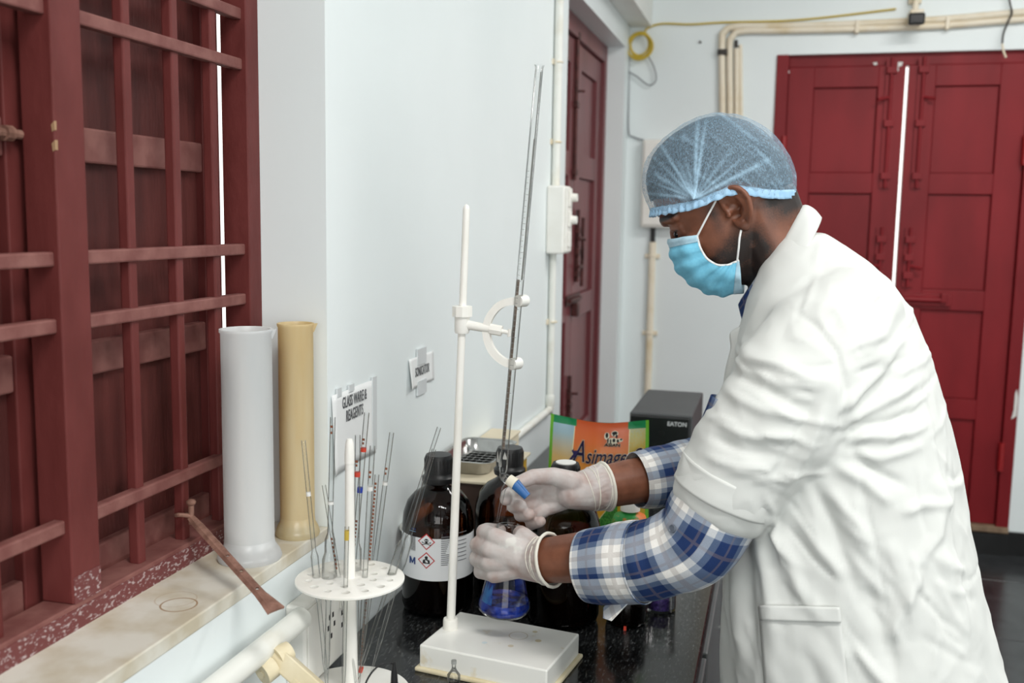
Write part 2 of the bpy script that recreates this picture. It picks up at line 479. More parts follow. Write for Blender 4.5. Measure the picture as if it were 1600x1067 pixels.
# ------------------------------------------------------------------ door_1 (left wall, maroon double leaf, recessed)
def panel_leaf(name, parent, mat, ax, a0, a1, d0, z0, z1, rails, stile, depth, sign, rail_h=0.075):
    """leaf whose width runs along axis ax (0=X,1=Y) at face coordinate d0; sign = side that faces the room"""
    def bx(p0, p1, f0, f1, q0, q1):
        lo = [0, 0, q0]; hi = [0, 0, q1]; lo[ax], hi[ax] = p0, p1; lo[1 - ax], hi[1 - ax] = sorted((f0, f1)); return lo, hi
    back = d0 - sign * depth
    leaf = MB().box(*bx(a0 + stile * .8, a1 - stile * .8, d0 - sign * depth * .75, d0 - sign * depth * .45, z0 + .02, z1 - .02)).build(name, mat, parent)
    for p0, p1 in ((a0, a0 + stile), (a1 - stile, a1)):
        MB().box(*bx(p0, p1, back, d0, z0, z1), 0.002).build('stile', mat, leaf)
    zz = [z0] + list(rails) + [z1]
    for i, z in enumerate(zz):
        q0 = z0 if i == 0 else (z1 - rail_h if i == len(zz) - 1 else z - rail_h / 2)
        MB().box(*bx(a0 + stile, a1 - stile, back, d0 - sign * 0.001, q0, q0 + rail_h), 0.002).build('rail', mat, leaf)
    for i in range(len(zz) - 1):
        q0 = (zz[i] + rail_h if i == 0 else zz[i] + rail_h / 2); q1 = (zz[i + 1] - rail_h if i == len(zz) - 2 else zz[i + 1] - rail_h / 2)
        MB().box(*bx(a0 + stile + .001, a1 - stile - .001, d0 - sign * depth * .5, d0 - sign * depth * .36, q0 + .001, q1 - .001), 0.003, 1).build('panel', mat, leaf)
    return leaf
d1 = thing('door_1', None, None, (-0.1, DR1[0], FLOOR), kind='structure')
dm = MATS['door_maroon']
MB().box((-0.15, DR1[0], FLOOR), (-0.075, DR1[0] + 0.05, DR1[3]), 0.003).build('frame_jamb', dm, d1)
MB().box((-0.15, DR1[1] - 0.05, FLOOR), (-0.075, DR1[1], DR1[3]), 0.003).build('frame_jamb', dm, d1)
MB().box((-0.15, DR1[0] + 0.05, DR1[3] - 0.07), (-0.075, DR1[1] - 0.05, DR1[3]), 0.003).build('frame_head', dm, d1)
mid = (DR1[0] + DR1[1]) / 2
la = panel_leaf('leaf', d1, dm, 1, DR1[0] + 0.052, mid - 0.002, -0.09, FLOOR + 0.01, DR1[3] - 0.075, (0.62, 1.17, 1.72), 0.1, 0.04, 1, 0.09)
lb = panel_leaf('leaf', d1, dm, 1, mid + 0.002, DR1[1] - 0.052, -0.09, FLOOR + 0.01, DR1[3] - 0.075, (0.62, 1.17, 1.72), 0.1, 0.04, 1, 0.09)
def tower_bolt(p, y, z0, z1, x=-0.082):
    b = MB().box((x - .008, y - .018, z0), (x - .004, y + .018, z1)).cyl((x, y, z0), (x, y, z1 + .05), .007, n=10)
    for z in np.linspace(z0 + .03, z1 - .03, 3): b.box((x - .008, y - .02, z - .012), (x + .009, y + .02, z + .012), .002)
    b.cyl((x, y, (z0 + z1) / 2 + .05), (x + .03, y + .01, (z0 + z1) / 2 + .05), .005, n=8)
    return b.build('tower_bolt', MATS['bolt_metal'], p)
tower_bolt(la, mid - .03, 1.66, 2.22); tower_bolt(lb, mid + .05, 1.27, 1.5, -0.08); tower_bolt(la, mid - .03, 0.72, 0.86)
h = MB().box((-0.088, mid - .12, 1.185), (-0.082, mid + .14, 1.225), .002).cyl((-.075, mid - .1, 1.205), (-.075, mid + .1, 1.205), .008).box((-.085, mid - .02, 1.14), (-.06, mid + .025, 1.19), .004)
h.build('latch', MATS['bolt_metal'], lb)
for z in (1.33, 1.44): MB().cyl((-.07, mid + .02, z), (-.07, mid + .1, z), .007).cyl((-.07, mid + .1, z - .08), (-.07, mid + .1, z + .08), .007).build('handle', MATS['bolt_metal'], lb)

# ------------------------------------------------------------------ door_2 (back wall, red double leaf with a lit gap)
d2 = thing('door_2', None, None, (DR2[0], BACK, FLOOR), kind='structure')
dr = MATS['door_red']
FZ = at(1560, 822, Y=BACK).z - .025
MB().box((DR2[0], BACK - 0.01, FZ), (DR2[0] + 0.05, BACK + 0.09, DR2[3]), 0.003).build('frame_jamb', dr, d2)
MB().box((DR2[1] - 0.05, BACK - 0.01, FZ), (DR2[1], BACK + 0.09, DR2[3]), 0.003).build('frame_jamb', dr, d2)
MB().box((DR2[0] + .05, BACK + 0.03, DR2[3] - 0.05), (DR2[1] - .05, BACK + 0.09, DR2[3]), 0.003).build('frame_head', dr, d2)
for xx in (DR2[0] + .02, DR2[1] - .09): MB().box((xx, BACK + .055, FZ), (xx + .07, BACK + .09, DR2[3])).build('frame_stop', dr, d2)
pm('threshold', S(150, 128, 104), 0.6, col2=S(120, 98, 78), vscale=20)
MB().box((DR2[0], BACK - 0.02, FZ), (DR2[1], BACK + 0.09, FZ + 0.025), 0.003).build('threshold', MATS['threshold'], d2)
GX = at(1409, 260, Y=BACK).x
ZT = DR2[3] - 0.052
rails2 = tuple(at(1500, y, Y=BACK).z for y in (640, 470, 287))
ll = panel_leaf('leaf', d2, dr, 0, DR2[0] + 0.052, GX - 0.0065, BACK + 0.012, FZ + 0.028, ZT, rails2, 0.105, 0.04, -1, 0.085)
lr = panel_leaf('leaf', d2, dr, 0, GX + 0.0065, DR2[1] - 0.052, BACK + 0.012, FZ + 0.028, ZT, rails2, 0.105, 0.04, -1, 0.085)
def bolt_v(p, x, z0, z1):
    y = BACK - 0.002
    b = MB().cyl((x, y, z0), (x, y, z1), .007, n=10).box((x - .022, y + .006, z0), (x + .022, y + .012, z1))
    for z in np.linspace(z0 + .05, z1 - .05, 3): b.box((x - .02, y - .01, z - .014), (x + .02, y + .012, z + .014), .002)
    b.cyl((x, y, z1 - .16), (x + .05 * (1 if x > GX else -1), y - .02, z1 - .17), .006, n=8)
    return b.build('tower_bolt', MATS['door_red'], p)
ZR = rails2
bolt_v(ll, GX - .062, ZR[2] - .02, ZT + .03); bolt_v(lr, GX + .062, ZR[2] - .02, ZT + .03); bolt_v(lr, GX + .052, ZR[1] + .05, ZR[1] + .30); bolt_v(ll, GX - .062, ZR[1] + .05, ZR[1] + .30)
MB().cyl((GX + .04, BACK - .008, ZR[1]), (GX + .2, BACK - .008, ZR[1]), .011).box((GX + .03, BACK - .004, ZR[1] - .025), (GX + .23, BACK + .01, ZR[1] + .025), .002).box((GX + .185, BACK - .02, ZR[1] - .01), (GX + .21, BACK, ZR[1] + .03), .003).build('sliding_bolt', dr, lr)
pm('hinge_red', S(150, 30, 34), 0.35)
for (x, z) in ((DR2[0] + .045, 1.82), (DR2[0] + .045, 0.75), (DR2[1] - .05, 0.55), (DR2[1] - .05, 1.82)):
    MB().cyl((x, BACK - .008, z - .06), (x, BACK - .008, z + .06), .012).build('hinge', MATS['hinge_red'], d2)
# white paint drips on the top rail and jamb
def drip(parent, px, y):
    P = [at(a, b, Y=y) for a, b in px]
    MB().prism([(p.x, p.z) for p in P], 1, y - .0012, y).build('paint_drip', MATS['white_paint'], parent)
yf = BACK + 0.0125
drip(ll, [(1386, 97), (1411, 97), (1409, 103), (1404, 104), (1404, 111), (1401, 111), (1400, 104), (1396, 104), (1396, 110), (1393, 110), (1392, 103)], yf)
drip(ll, [(1364, 98), (1370, 97), (1371, 101), (1366, 102)], yf)
drip(ll, [(1226, 104), (1230, 105), (1234, 113), (1229, 117), (1225, 116)], yf)
drip(lr, [(1446, 369), (1456, 368), (1457, 372), (1448, 373)], BACK + .03)
drip(lr, [(1589, 608), (1591, 620), (1588, 650), (1580, 655), (1584, 640), (1586, 615)], BACK - .011)
drip(lr, [(1574, 770), (1577, 765), (1574, 812), (1571, 812)], yf)

# ------------------------------------------------------------------ lab bench
BT = 0.80
def granite():
    m, nt, b, out = nodes('granite')
    tc = nt.nodes.new('ShaderNodeTexCoord')
    mp = nt.nodes.new('ShaderNodeMapping'); mp.inputs['Scale'].default_value = (3.2, 1, 1); mp.inputs['Rotation'].default_value = (0, 0, 1.25)
    nz = nt.nodes.new('ShaderNodeTexNoise'); nz.inputs['Scale'].default_value = 75; nz.inputs['Detail'].default_value = 8; nz.inputs['Roughness'].default_value = 0.75
    nt.links.new(tc.outputs['Object'], mp.inputs[0]); nt.links.new(mp.outputs[0], nz.inputs['Vector'])
    rp = nt.nodes.new('ShaderNodeValToRGB'); e = rp.color_ramp.elements
    e[0].position = 0.5; e[0].color = S(19, 20, 21); e[1].position = 0.78; e[1].color = S(98, 100, 100)
    nt.links.new(nz.outputs['Fac'], rp.inputs[0]); nt.links.new(rp.outputs[0], b.inputs['Base Color'])
    b.inputs['Roughness'].default_value = 0.14; b.inputs['Specular IOR Level'].default_value = 0.5
granite()
pm('bench_grey', S(126, 130, 131), 0.25, col2=S(108, 112, 114), vscale=3)
bench = thing('lab_bench', 'black granite lab bench with grey front along the left wall', 'bench', (0.3, 1.4, FLOOR))
MB().box((0.003, -0.9, BT - 0.022), (0.585, 3.12, BT), 0.003).build('worktop', MATS['granite'], bench)
MB().box((0.555, -0.9, BT - 0.05), (0.583, 3.12, BT - 0.022), 0.002).build('front_edge', MATS['granite'], bench)
MB().box((0.004, -0.88, FLOOR + 0.08), (0.57, 3.10, BT - 0.05)).build('cabinet_body', MATS['bench_grey'], bench)
MB().box((0.02, -0.86, FLOOR), (0.5, 3.08, FLOOR + 0.08)).build('plinth', MATS['skirting_black'], bench)
for k in range(6):
    y0 = -0.86 + k * 0.66
    d = MB().box((0.57, y0, FLOOR + 0.1), (0.588, y0 + 0.64, BT - 0.07), 0.003).build('cabinet_door', MATS['bench_grey'], bench)
    MB().tube(smooth_path([(0.588, y0 + .56, .55), (0.61, y0 + .56, .56), (0.61, y0 + .56, .66), (0.588, y0 + .56, .67)], 4), .005, 8).build('handle', MATS['steel'], d)

# ------------------------------------------------------------------ things on the window sill
def plastic_trans(name, col, col2, tr):
    m, nt, b, out = nodes(name)
    tc = nt.nodes.new('ShaderNodeTexCoord'); nz = nt.nodes.new('ShaderNodeTexNoise'); nz.inputs['Scale'].default_value = 12
    mp = nt.nodes.new('ShaderNodeMapping'); mp.inputs['Scale'].default_value = (3, 3, .4)
    nt.links.new(tc.outputs['Object'], mp.inputs[0]); nt.links.new(mp.outputs[0], nz.inputs['Vector'])
    rp = nt.nodes.new('ShaderNodeValToRGB'); rp.color_ramp.elements[0].color = col2; rp.color_ramp.elements[1].color = col
    rp.color_ramp.elements[0].position = .3; rp.color_ramp.elements[1].position = .7
    nt.links.new(nz.outputs['Fac'], rp.inputs[0])
    nt.nodes.remove(b)
    df = nt.nodes.new('ShaderNodeBsdfDiffuse'); tl = nt.nodes.new('ShaderNodeBsdfTranslucent'); tp = nt.nodes.new('ShaderNodeBsdfTransparent')
    gl = nt.nodes.new('ShaderNodeBsdfGlossy'); gl.inputs['Roughness'].default_value = .25
    for n in (df, tl): nt.links.new(rp.outputs[0], n.inputs['Color'])
    def mix(a, c, f):
        x = nt.nodes.new('ShaderNodeMixShader'); x.inputs[0].default_value = f
        nt.links.new(a.outputs[0], x.inputs[1]); nt.links.new(c.outputs[0], x.inputs[2]); return x
    q = mix(df, tl, .45); q = mix(q, tp, tr); q = mix(q, gl, .06)
    nt.links.new(q.outputs[0], out.inputs[0])
plastic_trans('plastic_milky', S(250, 251, 251), S(243, 246, 247), 0.12)
plastic_trans('plastic_yellowed', S(249, 236, 200), S(242, 222, 174), 0.08)
def cylinder_vessel(loc, r, h, mat, label, spout):
    x, y, z = loc
    t = thing('measuring_cylinder', label, 'cylinder', loc, 'plastic measuring cylinders on the window sill')
    MB().lathe([(r * 1.0, .018), (r, h), (r * 1.05, h + .002), (r * 1.05, h + .006), (r * .95, h + .006), (r * .93, h), (r * .93, .024), (0, .022)], loc, 40, False).build('tube', MATS[mat], t, 50)
    MB().lathe([(0, 0), (r * 1.25, 0), (r * 1.3, .004), (r * 1.22, .012), (r * 1.03, .022), (r, .03), (0, .03)], loc, 40).build('foot', MATS[mat], t, 50)
    a = spout
    c = Vector((x + r * math.cos(a), y + r * math.sin(a), z + h))
    MB().prism([(-.006, 0), (.006, 0), (.0, .010)], 2, -.012, .004).at(Matrix.Identity(4)).build('spout', MATS[mat], t) if False else None
    sp = MB().at(Matrix.Translation(c) @ Matrix.Rotation(a - PI / 2, 4, 'Z'))
    sp.grid([[(-.009, -.003, .005), (0, .007, .006), (.009, -.003, .005)], [(-.006, -.003, -.006), (0, .001, -.008), (.006, -.003, -.006)]])
    sp.build('spout', MATS[mat], t)
    return t
c1 = at(394, 868, Z=1.02); cylinder_vessel((c1.x + 0.002, c1.y - .01, 1.02), 0.0355, 0.330, 'plastic_milky', 'wide milky white plastic measuring cylinder on the window sill', 0.4)
c2 = at(456, 838, Z=1.02); cylinder_vessel((c2.x + .004, c2.y + .012, 1.02), 0.0265, 0.327, 'plastic_yellowed', 'narrow yellowed plastic measuring cylinder beside the wall corner', 0.4)

# rusty hinged window stay lying over the sill edge
p0 = at(299, 805, X=-0.125); p1 = at(432, 952, X=0.035)
p0 = Vector((-0.122, p0.y, 1.082)); p1 = Vector((0.036, 1.205, 1.03))
p0 = at(299, 806, X=-.110); p1 = at(431, 952, Z=1.027)
st = thing('window_stay', 'rusty perforated iron window stay lying across the sill', 'iron bar', (p0.x, p0.y, p0.z))
dirv = (p1 - p0)
Mst = frame(p0, dirv, (0, 1, 0.25))
L = dirv.length
sb = MB().at(Mst)
wv = .0075
# half-round strip with punched holes and a flared flattened end
prof = [(-wv, -.003), (-wv * .5, .001), (wv * .5, .001), (wv, -.003)]
rows = []
for i in range(13):
    u = i / 12; k = 1.0 if u < .82 else 1 + (u - .82) * 3.4
    rows.append([(u * L, a * k * (.8 if u < .04 else 1), b * (1 if u < .82 else max(.2, 1 - (u - .82) * 5))) for a, b in prof])
sb.grid(rows)
me = mod_mesh(sb.mesh(), [('SOLIDIFY', {'thickness': 0.003})])
cut = MB().at(Mst)
for u in (.46, .62, .80): cut.cyl((u * L, 0, -.02), (u * L, 0, .02), .0028, n=10)
cme = cut.mesh(); co = bpy.data.objects.new('tmpc', cme); COL.objects.link(co)
me = mod_mesh(me, [('BOOLEAN', {'operation': 'DIFFERENCE', 'object': co, 'solver': 'EXACT'})]); bpy.data.objects.remove(co)
for p in me.polygons: p.use_smooth = False
link('strip', me, MATS['rust'], st)
MB().cyl(p0 + Vector((0, 0, -.012)), p0 + Vector((0, 0, .018)), .004, n=10).ball(p0 + Vector((0, 0, .02)), (.007, .007, .005)).tube(smooth_path([p0 + Vector((.0, 0, .0)), p0 + Vector((-.01, -.012, .004)), p0 + Vector((-.022, -.004, 0)), p0 + Vector((-.014, .01, -.002)), p0 + Vector((0, 0, -.004))], 4), .003, 8).build('hinge_eye', MATS['rust'], st)
MB().cyl(p0 + Vector((-.02, .022, -.012)), p0 + Vector((-.02, .022, .012)), .005, n=10).build('peg', MATS['rust'], st)

# ------------------------------------------------------------------ paper notices on the wall
def notice(name, label, y0, y1, z0, z1, lines, size, curl, tapes, sxx=.5):
    t = thing(name, label, 'notice', (0.0, (y0 + y1) / 2, z0))
    n = 10
    rows = []
    for j in range(n + 1):
        v = j / n
        row = []
        for i in range(n + 1):
            u = i / n
            x = 0.0022 + curl * max(0, 1 - 4 * u) ** 2 * (1 - v) + curl * .5 * max(0, u - .75) ** 2 * 8 * (1 - v) + .001 * math.sin(u * 7)
            row.append((x, y0 + (y1 - y0) * u, z0 + (z1 - z0) * v))
        rows.append(row)
    me = mod_mesh(MB().grid(rows).mesh(), [('SOLIDIFY', {'thickness': 0.0004})])
    link('sheet', me, MATS['paper'], t)
    for (s, yc, zc) in lines:
        text('lettering', s, frame((0.0042, yc, zc), (0, 1, 0), (0, 0, 1)), size, MATS['grey_print'], t, bold=.012, sx=sxx, spacing=1.12)
    pm('tape_' + name, S(214, 219, 221), 0.35)
    for (a, b, c, d) in tapes: MB().box((0.0008, a, c), (0.0046, b, d)).build('tape', MATS['tape_' + name], t)
    return t
n1a = at(515, 622, X=0); n1b = at(583, 580, X=0); n1z = at(583, 637, X=0).z
notice('paper_notice', 'white paper notice for glassware and reagents taped beside the window corner', 1.437, n1b.y, 1.100, 1.232,
       [('GLASS WARE &', at(551, 623, X=0).y, at(551, 623, X=0).z), ('REAGENTS', at(551, 645, X=0).y, at(551, 645, X=0).z)], .0265, .006,
       [(n1b.y - .012, n1b.y + .006, 1.105, 1.237), (1.455, 1.47, 1.226, 1.240), (1.50, 1.52, 1.227, 1.239)])
a = at(637, 566, X=0); b = at(675, 549, X=0); c = at(640, 612, X=0)
notice('paper_notice', 'small white sonicator notice taped on the wall above the bottles', a.y, b.y, c.z + .004, b.z + .002,
       [('SONICATOR', (a.y + b.y) / 2 + .002, (c.z + b.z) / 2 + .002)], .026, .008,
       [((a.y + b.y) / 2 - .026, (a.y + b.y) / 2 + .024, b.z - .016, b.z + .016), ((a.y + b.y) / 2 - .024, (a.y + b.y) / 2 + .026, c.z - .014, c.z + .014)])

# ------------------------------------------------------------------ conduits and boxes on the left wall
wm = MATS['pvc_white']
yp = at(870, 200, X=.014).y
cd = thing('wall_conduit', 'vertical white conduit pipe on the left wall beside the maroon door', 'conduit', (0.0, yp, 1.0))
ypl = at(862, 450, X=.010).y
zb = at(858, 640, X=.012).z
MB().cyl((.014, yp, 1.60), (.014, yp, 2.98), .0125).build('pipe', wm, cd)
pb = [(.012, ypl, 1.42), (.012, ypl, zb + .03), (.012, ypl - .008, zb + .008), (.012, ypl - .03, zb), (.012, ypl - .6, zb), (.012, ypl - 1.25, zb)]
MB().tube(smooth_path(pb, 5), .0105, 14).build('pipe', wm, cd)
MB().lathe([(.0135, 0), (.0145, .003), (.0145, .03), (.0135, .033)], (.012, ypl, zb + .012), 18).build('elbow', wm, cd)
for z in (1.745, 1.20, 1.98):
    y = yp if z > 1.6 else ypl
    MB().box((0, y - .024, z - .008), (.004, y + .024, z + .008), .001).tube([(.013 + .0145 * math.cos(k), y + .0145 * math.sin(k), z) for k in np.linspace(-PI / 2, PI / 2, 9)], .003, 6).build('clip', MATS['pvc_cream'], cd)
# switch box
q0 = at(848, 292, X=.03); q1 = at(893, 392, X=.03)
sw = thing('switch_box', 'white surface switch box with two round knobs on the left wall', 'switch box', (0, 3.15, 1.4))
y0 = at(851, 340, X=.0).y; y1 = at(894, 340, X=.06).y
z1 = at(872, 290, X=.03).z; z0 = at(872, 396, X=.03).z
MB().box((.0, y0 + .02, z0), (.055, y1, z1), .006).build('body', MATS['pvc_cream'] if False else MATS['plastic_white'], sw)
MB().box((.055, y0 + .03, z0 + .006), (.061, y1 - .01, z1 - .006), .002).build('face_plate', MATS['plastic_white'], sw)
for i in range(3):
    zz = z0 + .02 + i * (z1 - z0 - .02) / 3
    m_ = MB().box((.061, y0 + .05, zz), (.066, y1 - .03, zz + (z1 - z0) / 3 - .022), .002).build('module', MATS['plastic_white'], sw)
for zz in (z0 + (z1 - z0) * .83, z0 + (z1 - z0) * .5):
    MB().cyl((.061, y1 - .035, zz), (.082, y1 - .035, zz), .014, .012).build('knob', MATS['plastic_white'], sw)

# conduit under the sill and the socket board at its end
pu = thing('wall_conduit', 'dusty white conduit pipe running under the window sill', 'conduit', (.02, 1.0, .93))
MB().cyl((.028, 0.2, .936), (.028, 1.275, .930), .0165).build('pipe', MATS['pvc_white'], pu)
for y in (0.5,): MB().box((0, y - .01, .90), (.02, y + .01, .965), .002).build('clip', MATS['pvc_white'], pu)
so = thing('socket_board', 'white power socket board on the wall under the sill end', 'socket', (0, 1.35, .85))
MB().box((0, 1.278, .815), (.032, 1.425, .945), .004).build('body', MATS['plastic_white'], so)
MB().box((.032, 1.284, .821), (.035, 1.419, .939), .001).build('face_plate', MATS['plastic_white'], so)
for (y, z) in ((1.355, .9), (1.367, .9), (1.35, .884), (1.372, .884), (1.361, .868), (1.4, .89), (1.40, .87)):
    MB().box((.0349, y - .0025, z - .004), (.0354, y + .0025, z + .004)).build('socket_hole', MATS['black_print'], so)
MB().box((.035, 1.392, .90), (.039, 1.408, .922), .001).build('rocker_switch', MATS['plastic_white'], so)

# ------------------------------------------------------------------ pipette stand
PC = Vector((.0945, 1.30, 0)); ZD = .985
pst = thing('pipette_stand', 'round white pipette stand with perforated top disc', 'stand', (PC.x, PC.y, BT))
def holed_disc(r, z, th, holes, hr):
    b = MB().lathe([(r - .003, z), (r, z + th * .3), (r, z + th * .75), (r - .003, z + th), (0, z + th)], PC, 64, False)
    b.lathe([(0, z), (r - .003, z)], PC, 64, False)
    bmesh.ops.remove_doubles(b.bm, verts=b.bm.verts, dist=1e-5)
    me = b.mesh()
    cut = MB()
    for (x, y, rr) in holes: cut.cyl((PC.x + x, PC.y + y, z - .01), (PC.x + x, PC.y + y, z + th + .01), rr, n=16)
    co = bpy.data.objects.new('tmpc', cut.mesh()); COL.objects.link(co)
    me = mod_mesh(me, [('BOOLEAN', {'operation': 'DIFFERENCE', 'object': co, 'solver': 'EXACT'})]); bpy.data.objects.remove(co)
    me.set_sharp_from_angle(angle=math.radians(30))
    return me
RD = .0795
holes = []
for k in range(14):
    a = 2 * PI * k / 14 + .1; holes.append((math.cos(a) * .060, math.sin(a) * .060, .0062 if k % 2 else .0052))
for k in range(9):
    a = 2 * PI * k / 9; holes.append((math.cos(a) * .036, math.sin(a) * .036, .0056))
link('top_disc', holed_disc(RD, ZD, .006, holes, .006), MATS['plastic_white'], pst)
link('base_disc', holed_disc(RD * 1.1, BT, .014, [], .006) if False else MB().lathe([(RD * 1.15, 0), (RD * 1.15, .008), (RD * 1.11, .013), (0, .014)], (PC.x, PC.y, BT), 64).mesh(), MATS['plastic_white'], pst)
MB().lathe([(.011, .012), (.010, .1), (.0085, .19)], (PC.x, PC.y, BT), 24).build('column', MATS['plastic_white'], pst)
MB().lathe([(.0075, .19), (.0065, .36), (.0068, .365)], (PC.x, PC.y, BT), 24).build('upper_column', MATS['plastic_white'], pst)
MB().lathe([(.0072, .362), (.0072, .375), (.006, .392), (.004, .398), (0, .399)], (PC.x, PC.y, BT), 24).build('top_cap', MATS['plastic_white'], pst)
MB().lathe([(.014, ZD - BT - .012), (.014, ZD - BT), ], (PC.x, PC.y, BT), 24).build('disc_collar', MATS['plastic_white'], pst)

# pipettes standing in the stand: (hole px, top px, radius, bulb, bands[(fraction from top, length, material)])
PIP = [
    ((495, 905), (474, 688), .0033, 'low', [(.2, .006, 'white_band')], 'slim pipette with a white ring, leftmost in the stand', .012),
    ((514, 905), (520, 652), .0040, 'big', [(.30, .004, 'white_band'), (.03, .018, 'amber_print')], 'volumetric pipette with a wide bulb left of the white column', .01),
    ((530, 905), (506, 758), .0030, None, [(.25, .05, 'amber_print')], 'short slim pipette tilted left behind the bulb pipette', .0),
    ((553, 872), (573, 645), .0042, None, [(.135, .006, 'red_band'), (.1, .012, 'amber_print'), (.29, .008, 'blue_band'), (.42, .05, 'amber_print')], 'tallest straight pipette with red and blue rings', .0),
    ((557, 893), (559, 680), .0042, 'low', [(.145, .007, 'red_band'), (.1, .012, 'amber_print')], 'pipette with one red ring beside the white column', .0),
    ((570, 905), (582, 697), .0040, None, [(.16, .006, 'white_band'), (.1, .014, 'amber_print')], 'pipette with a white ring and red scale on its foot', -.01),
    ((578, 878), (589, 742), .0036, None, [(.04, .34, 'amber_print')], 'short brown graduated pipette in the stand', -.005),
    ((587, 868), (612, 676), .0038, None, [(.15, .016, 'amber_print'), (.21, .005, 'white_band')], 'pipette with brown print leaning right of the column', .0),
    ((611, 900), (686, 668), .0032, 'mid', [(.93, .008, 'red_band'), (.97, .01, 'amber_print')], 'volumetric pipette leaning far right with a red ring near its foot', .01),
    ((628, 880), (678, 702), .0034, 'mid', [], 'volumetric pipette leaning right over the amber bottle', .025),
    ((540, 921), (542, 823), .0032, None, [(.02, .014, 'yellow_band')], 'short pipette with a yellow ring in front of the column', .0),
]
for (hp, tp, r, bulb, bands, lab, dy) in PIP:
    h = at(*hp, Z=ZD + .003)
    T = at(*tp, Y=h.y + dy)
    d = (T - h).normalized()
    B_ = h + d * ((BT + .0145 - h.z) / d.z)
    off = Vector((B_.x - PC.x, B_.y - PC.y, 0))
    if off.length > RD * 1.02:     # keep the tip on the base disc
        o2 = off.normalized() * RD * 1.02; B_ = Vector((PC.x + o2.x, PC.y + o2.y, B_.z))
    path_len = (T - h).length + (h - B_).length
    t = thing('glass_pipette', lab + (' of the white stand' if 'stand' not in lab else ''), 'pipette', B_, 'glass pipettes in the stand')
    n = 26
    pts = [B_ + (h - B_) * (i / 10) for i in range(10)] + [h + (T - h) * (i / 24) for i in range(25)]
    rs = []
    for i, p in enumerate(pts):
        g = i / (len(pts) - 1)
        rr = r
        if i < 3: rr = r * (.35 + .2 * i)
        if bulb == 'low' and 9 <= i <= 14: rr = r * 1.75
        if bulb == 'big' and 9 <= i <= 16: rr = r * (2.7 if 10 <= i <= 13 else 1.9)
        if bulb == 'mid' and 10 <= i <= 15: rr = r * 2.0
        rs.append(rr)
    MB().tube(pts, rs, 14, cap=False).build('glass_tube', MATS['glass'], t, 60)
    for (fr, ln, mt) in bands:
        s = fr * path_len
        a_ = T - (T - h).normalized() * s
        if s > (T - h).length:
            a_ = h - (h - B_).normalized() * (s - (T - h).length); dd = (h - B_).normalized()
        else: dd = (T - h).normalized()
        if mt == 'amber_print':
            k = max(2, int(ln / .006))
            b = MB()
            side = Vector((0, -1, 0)).cross(dd).normalized(); fwd = dd.cross(side)
            for q in range(k):
                c = a_ - dd * (q * ln / k)
                wv_ = r * (.55 if q % 2 else .8)
                b.at(frame(c + Vector((0, -1, 0)) * (r * .88), side, dd)).box((-wv_ * .6, -.0022, -.0004), (wv_ * .5, .0012, .0004)); b.at(Matrix.Identity(4))
            b.build('scale_print', MATS[mt], t, 0)
        else:
            MB().cyl(a_ - dd * ln, a_, r * 1.06, n=14).build('ring_mark', MATS[mt], t)

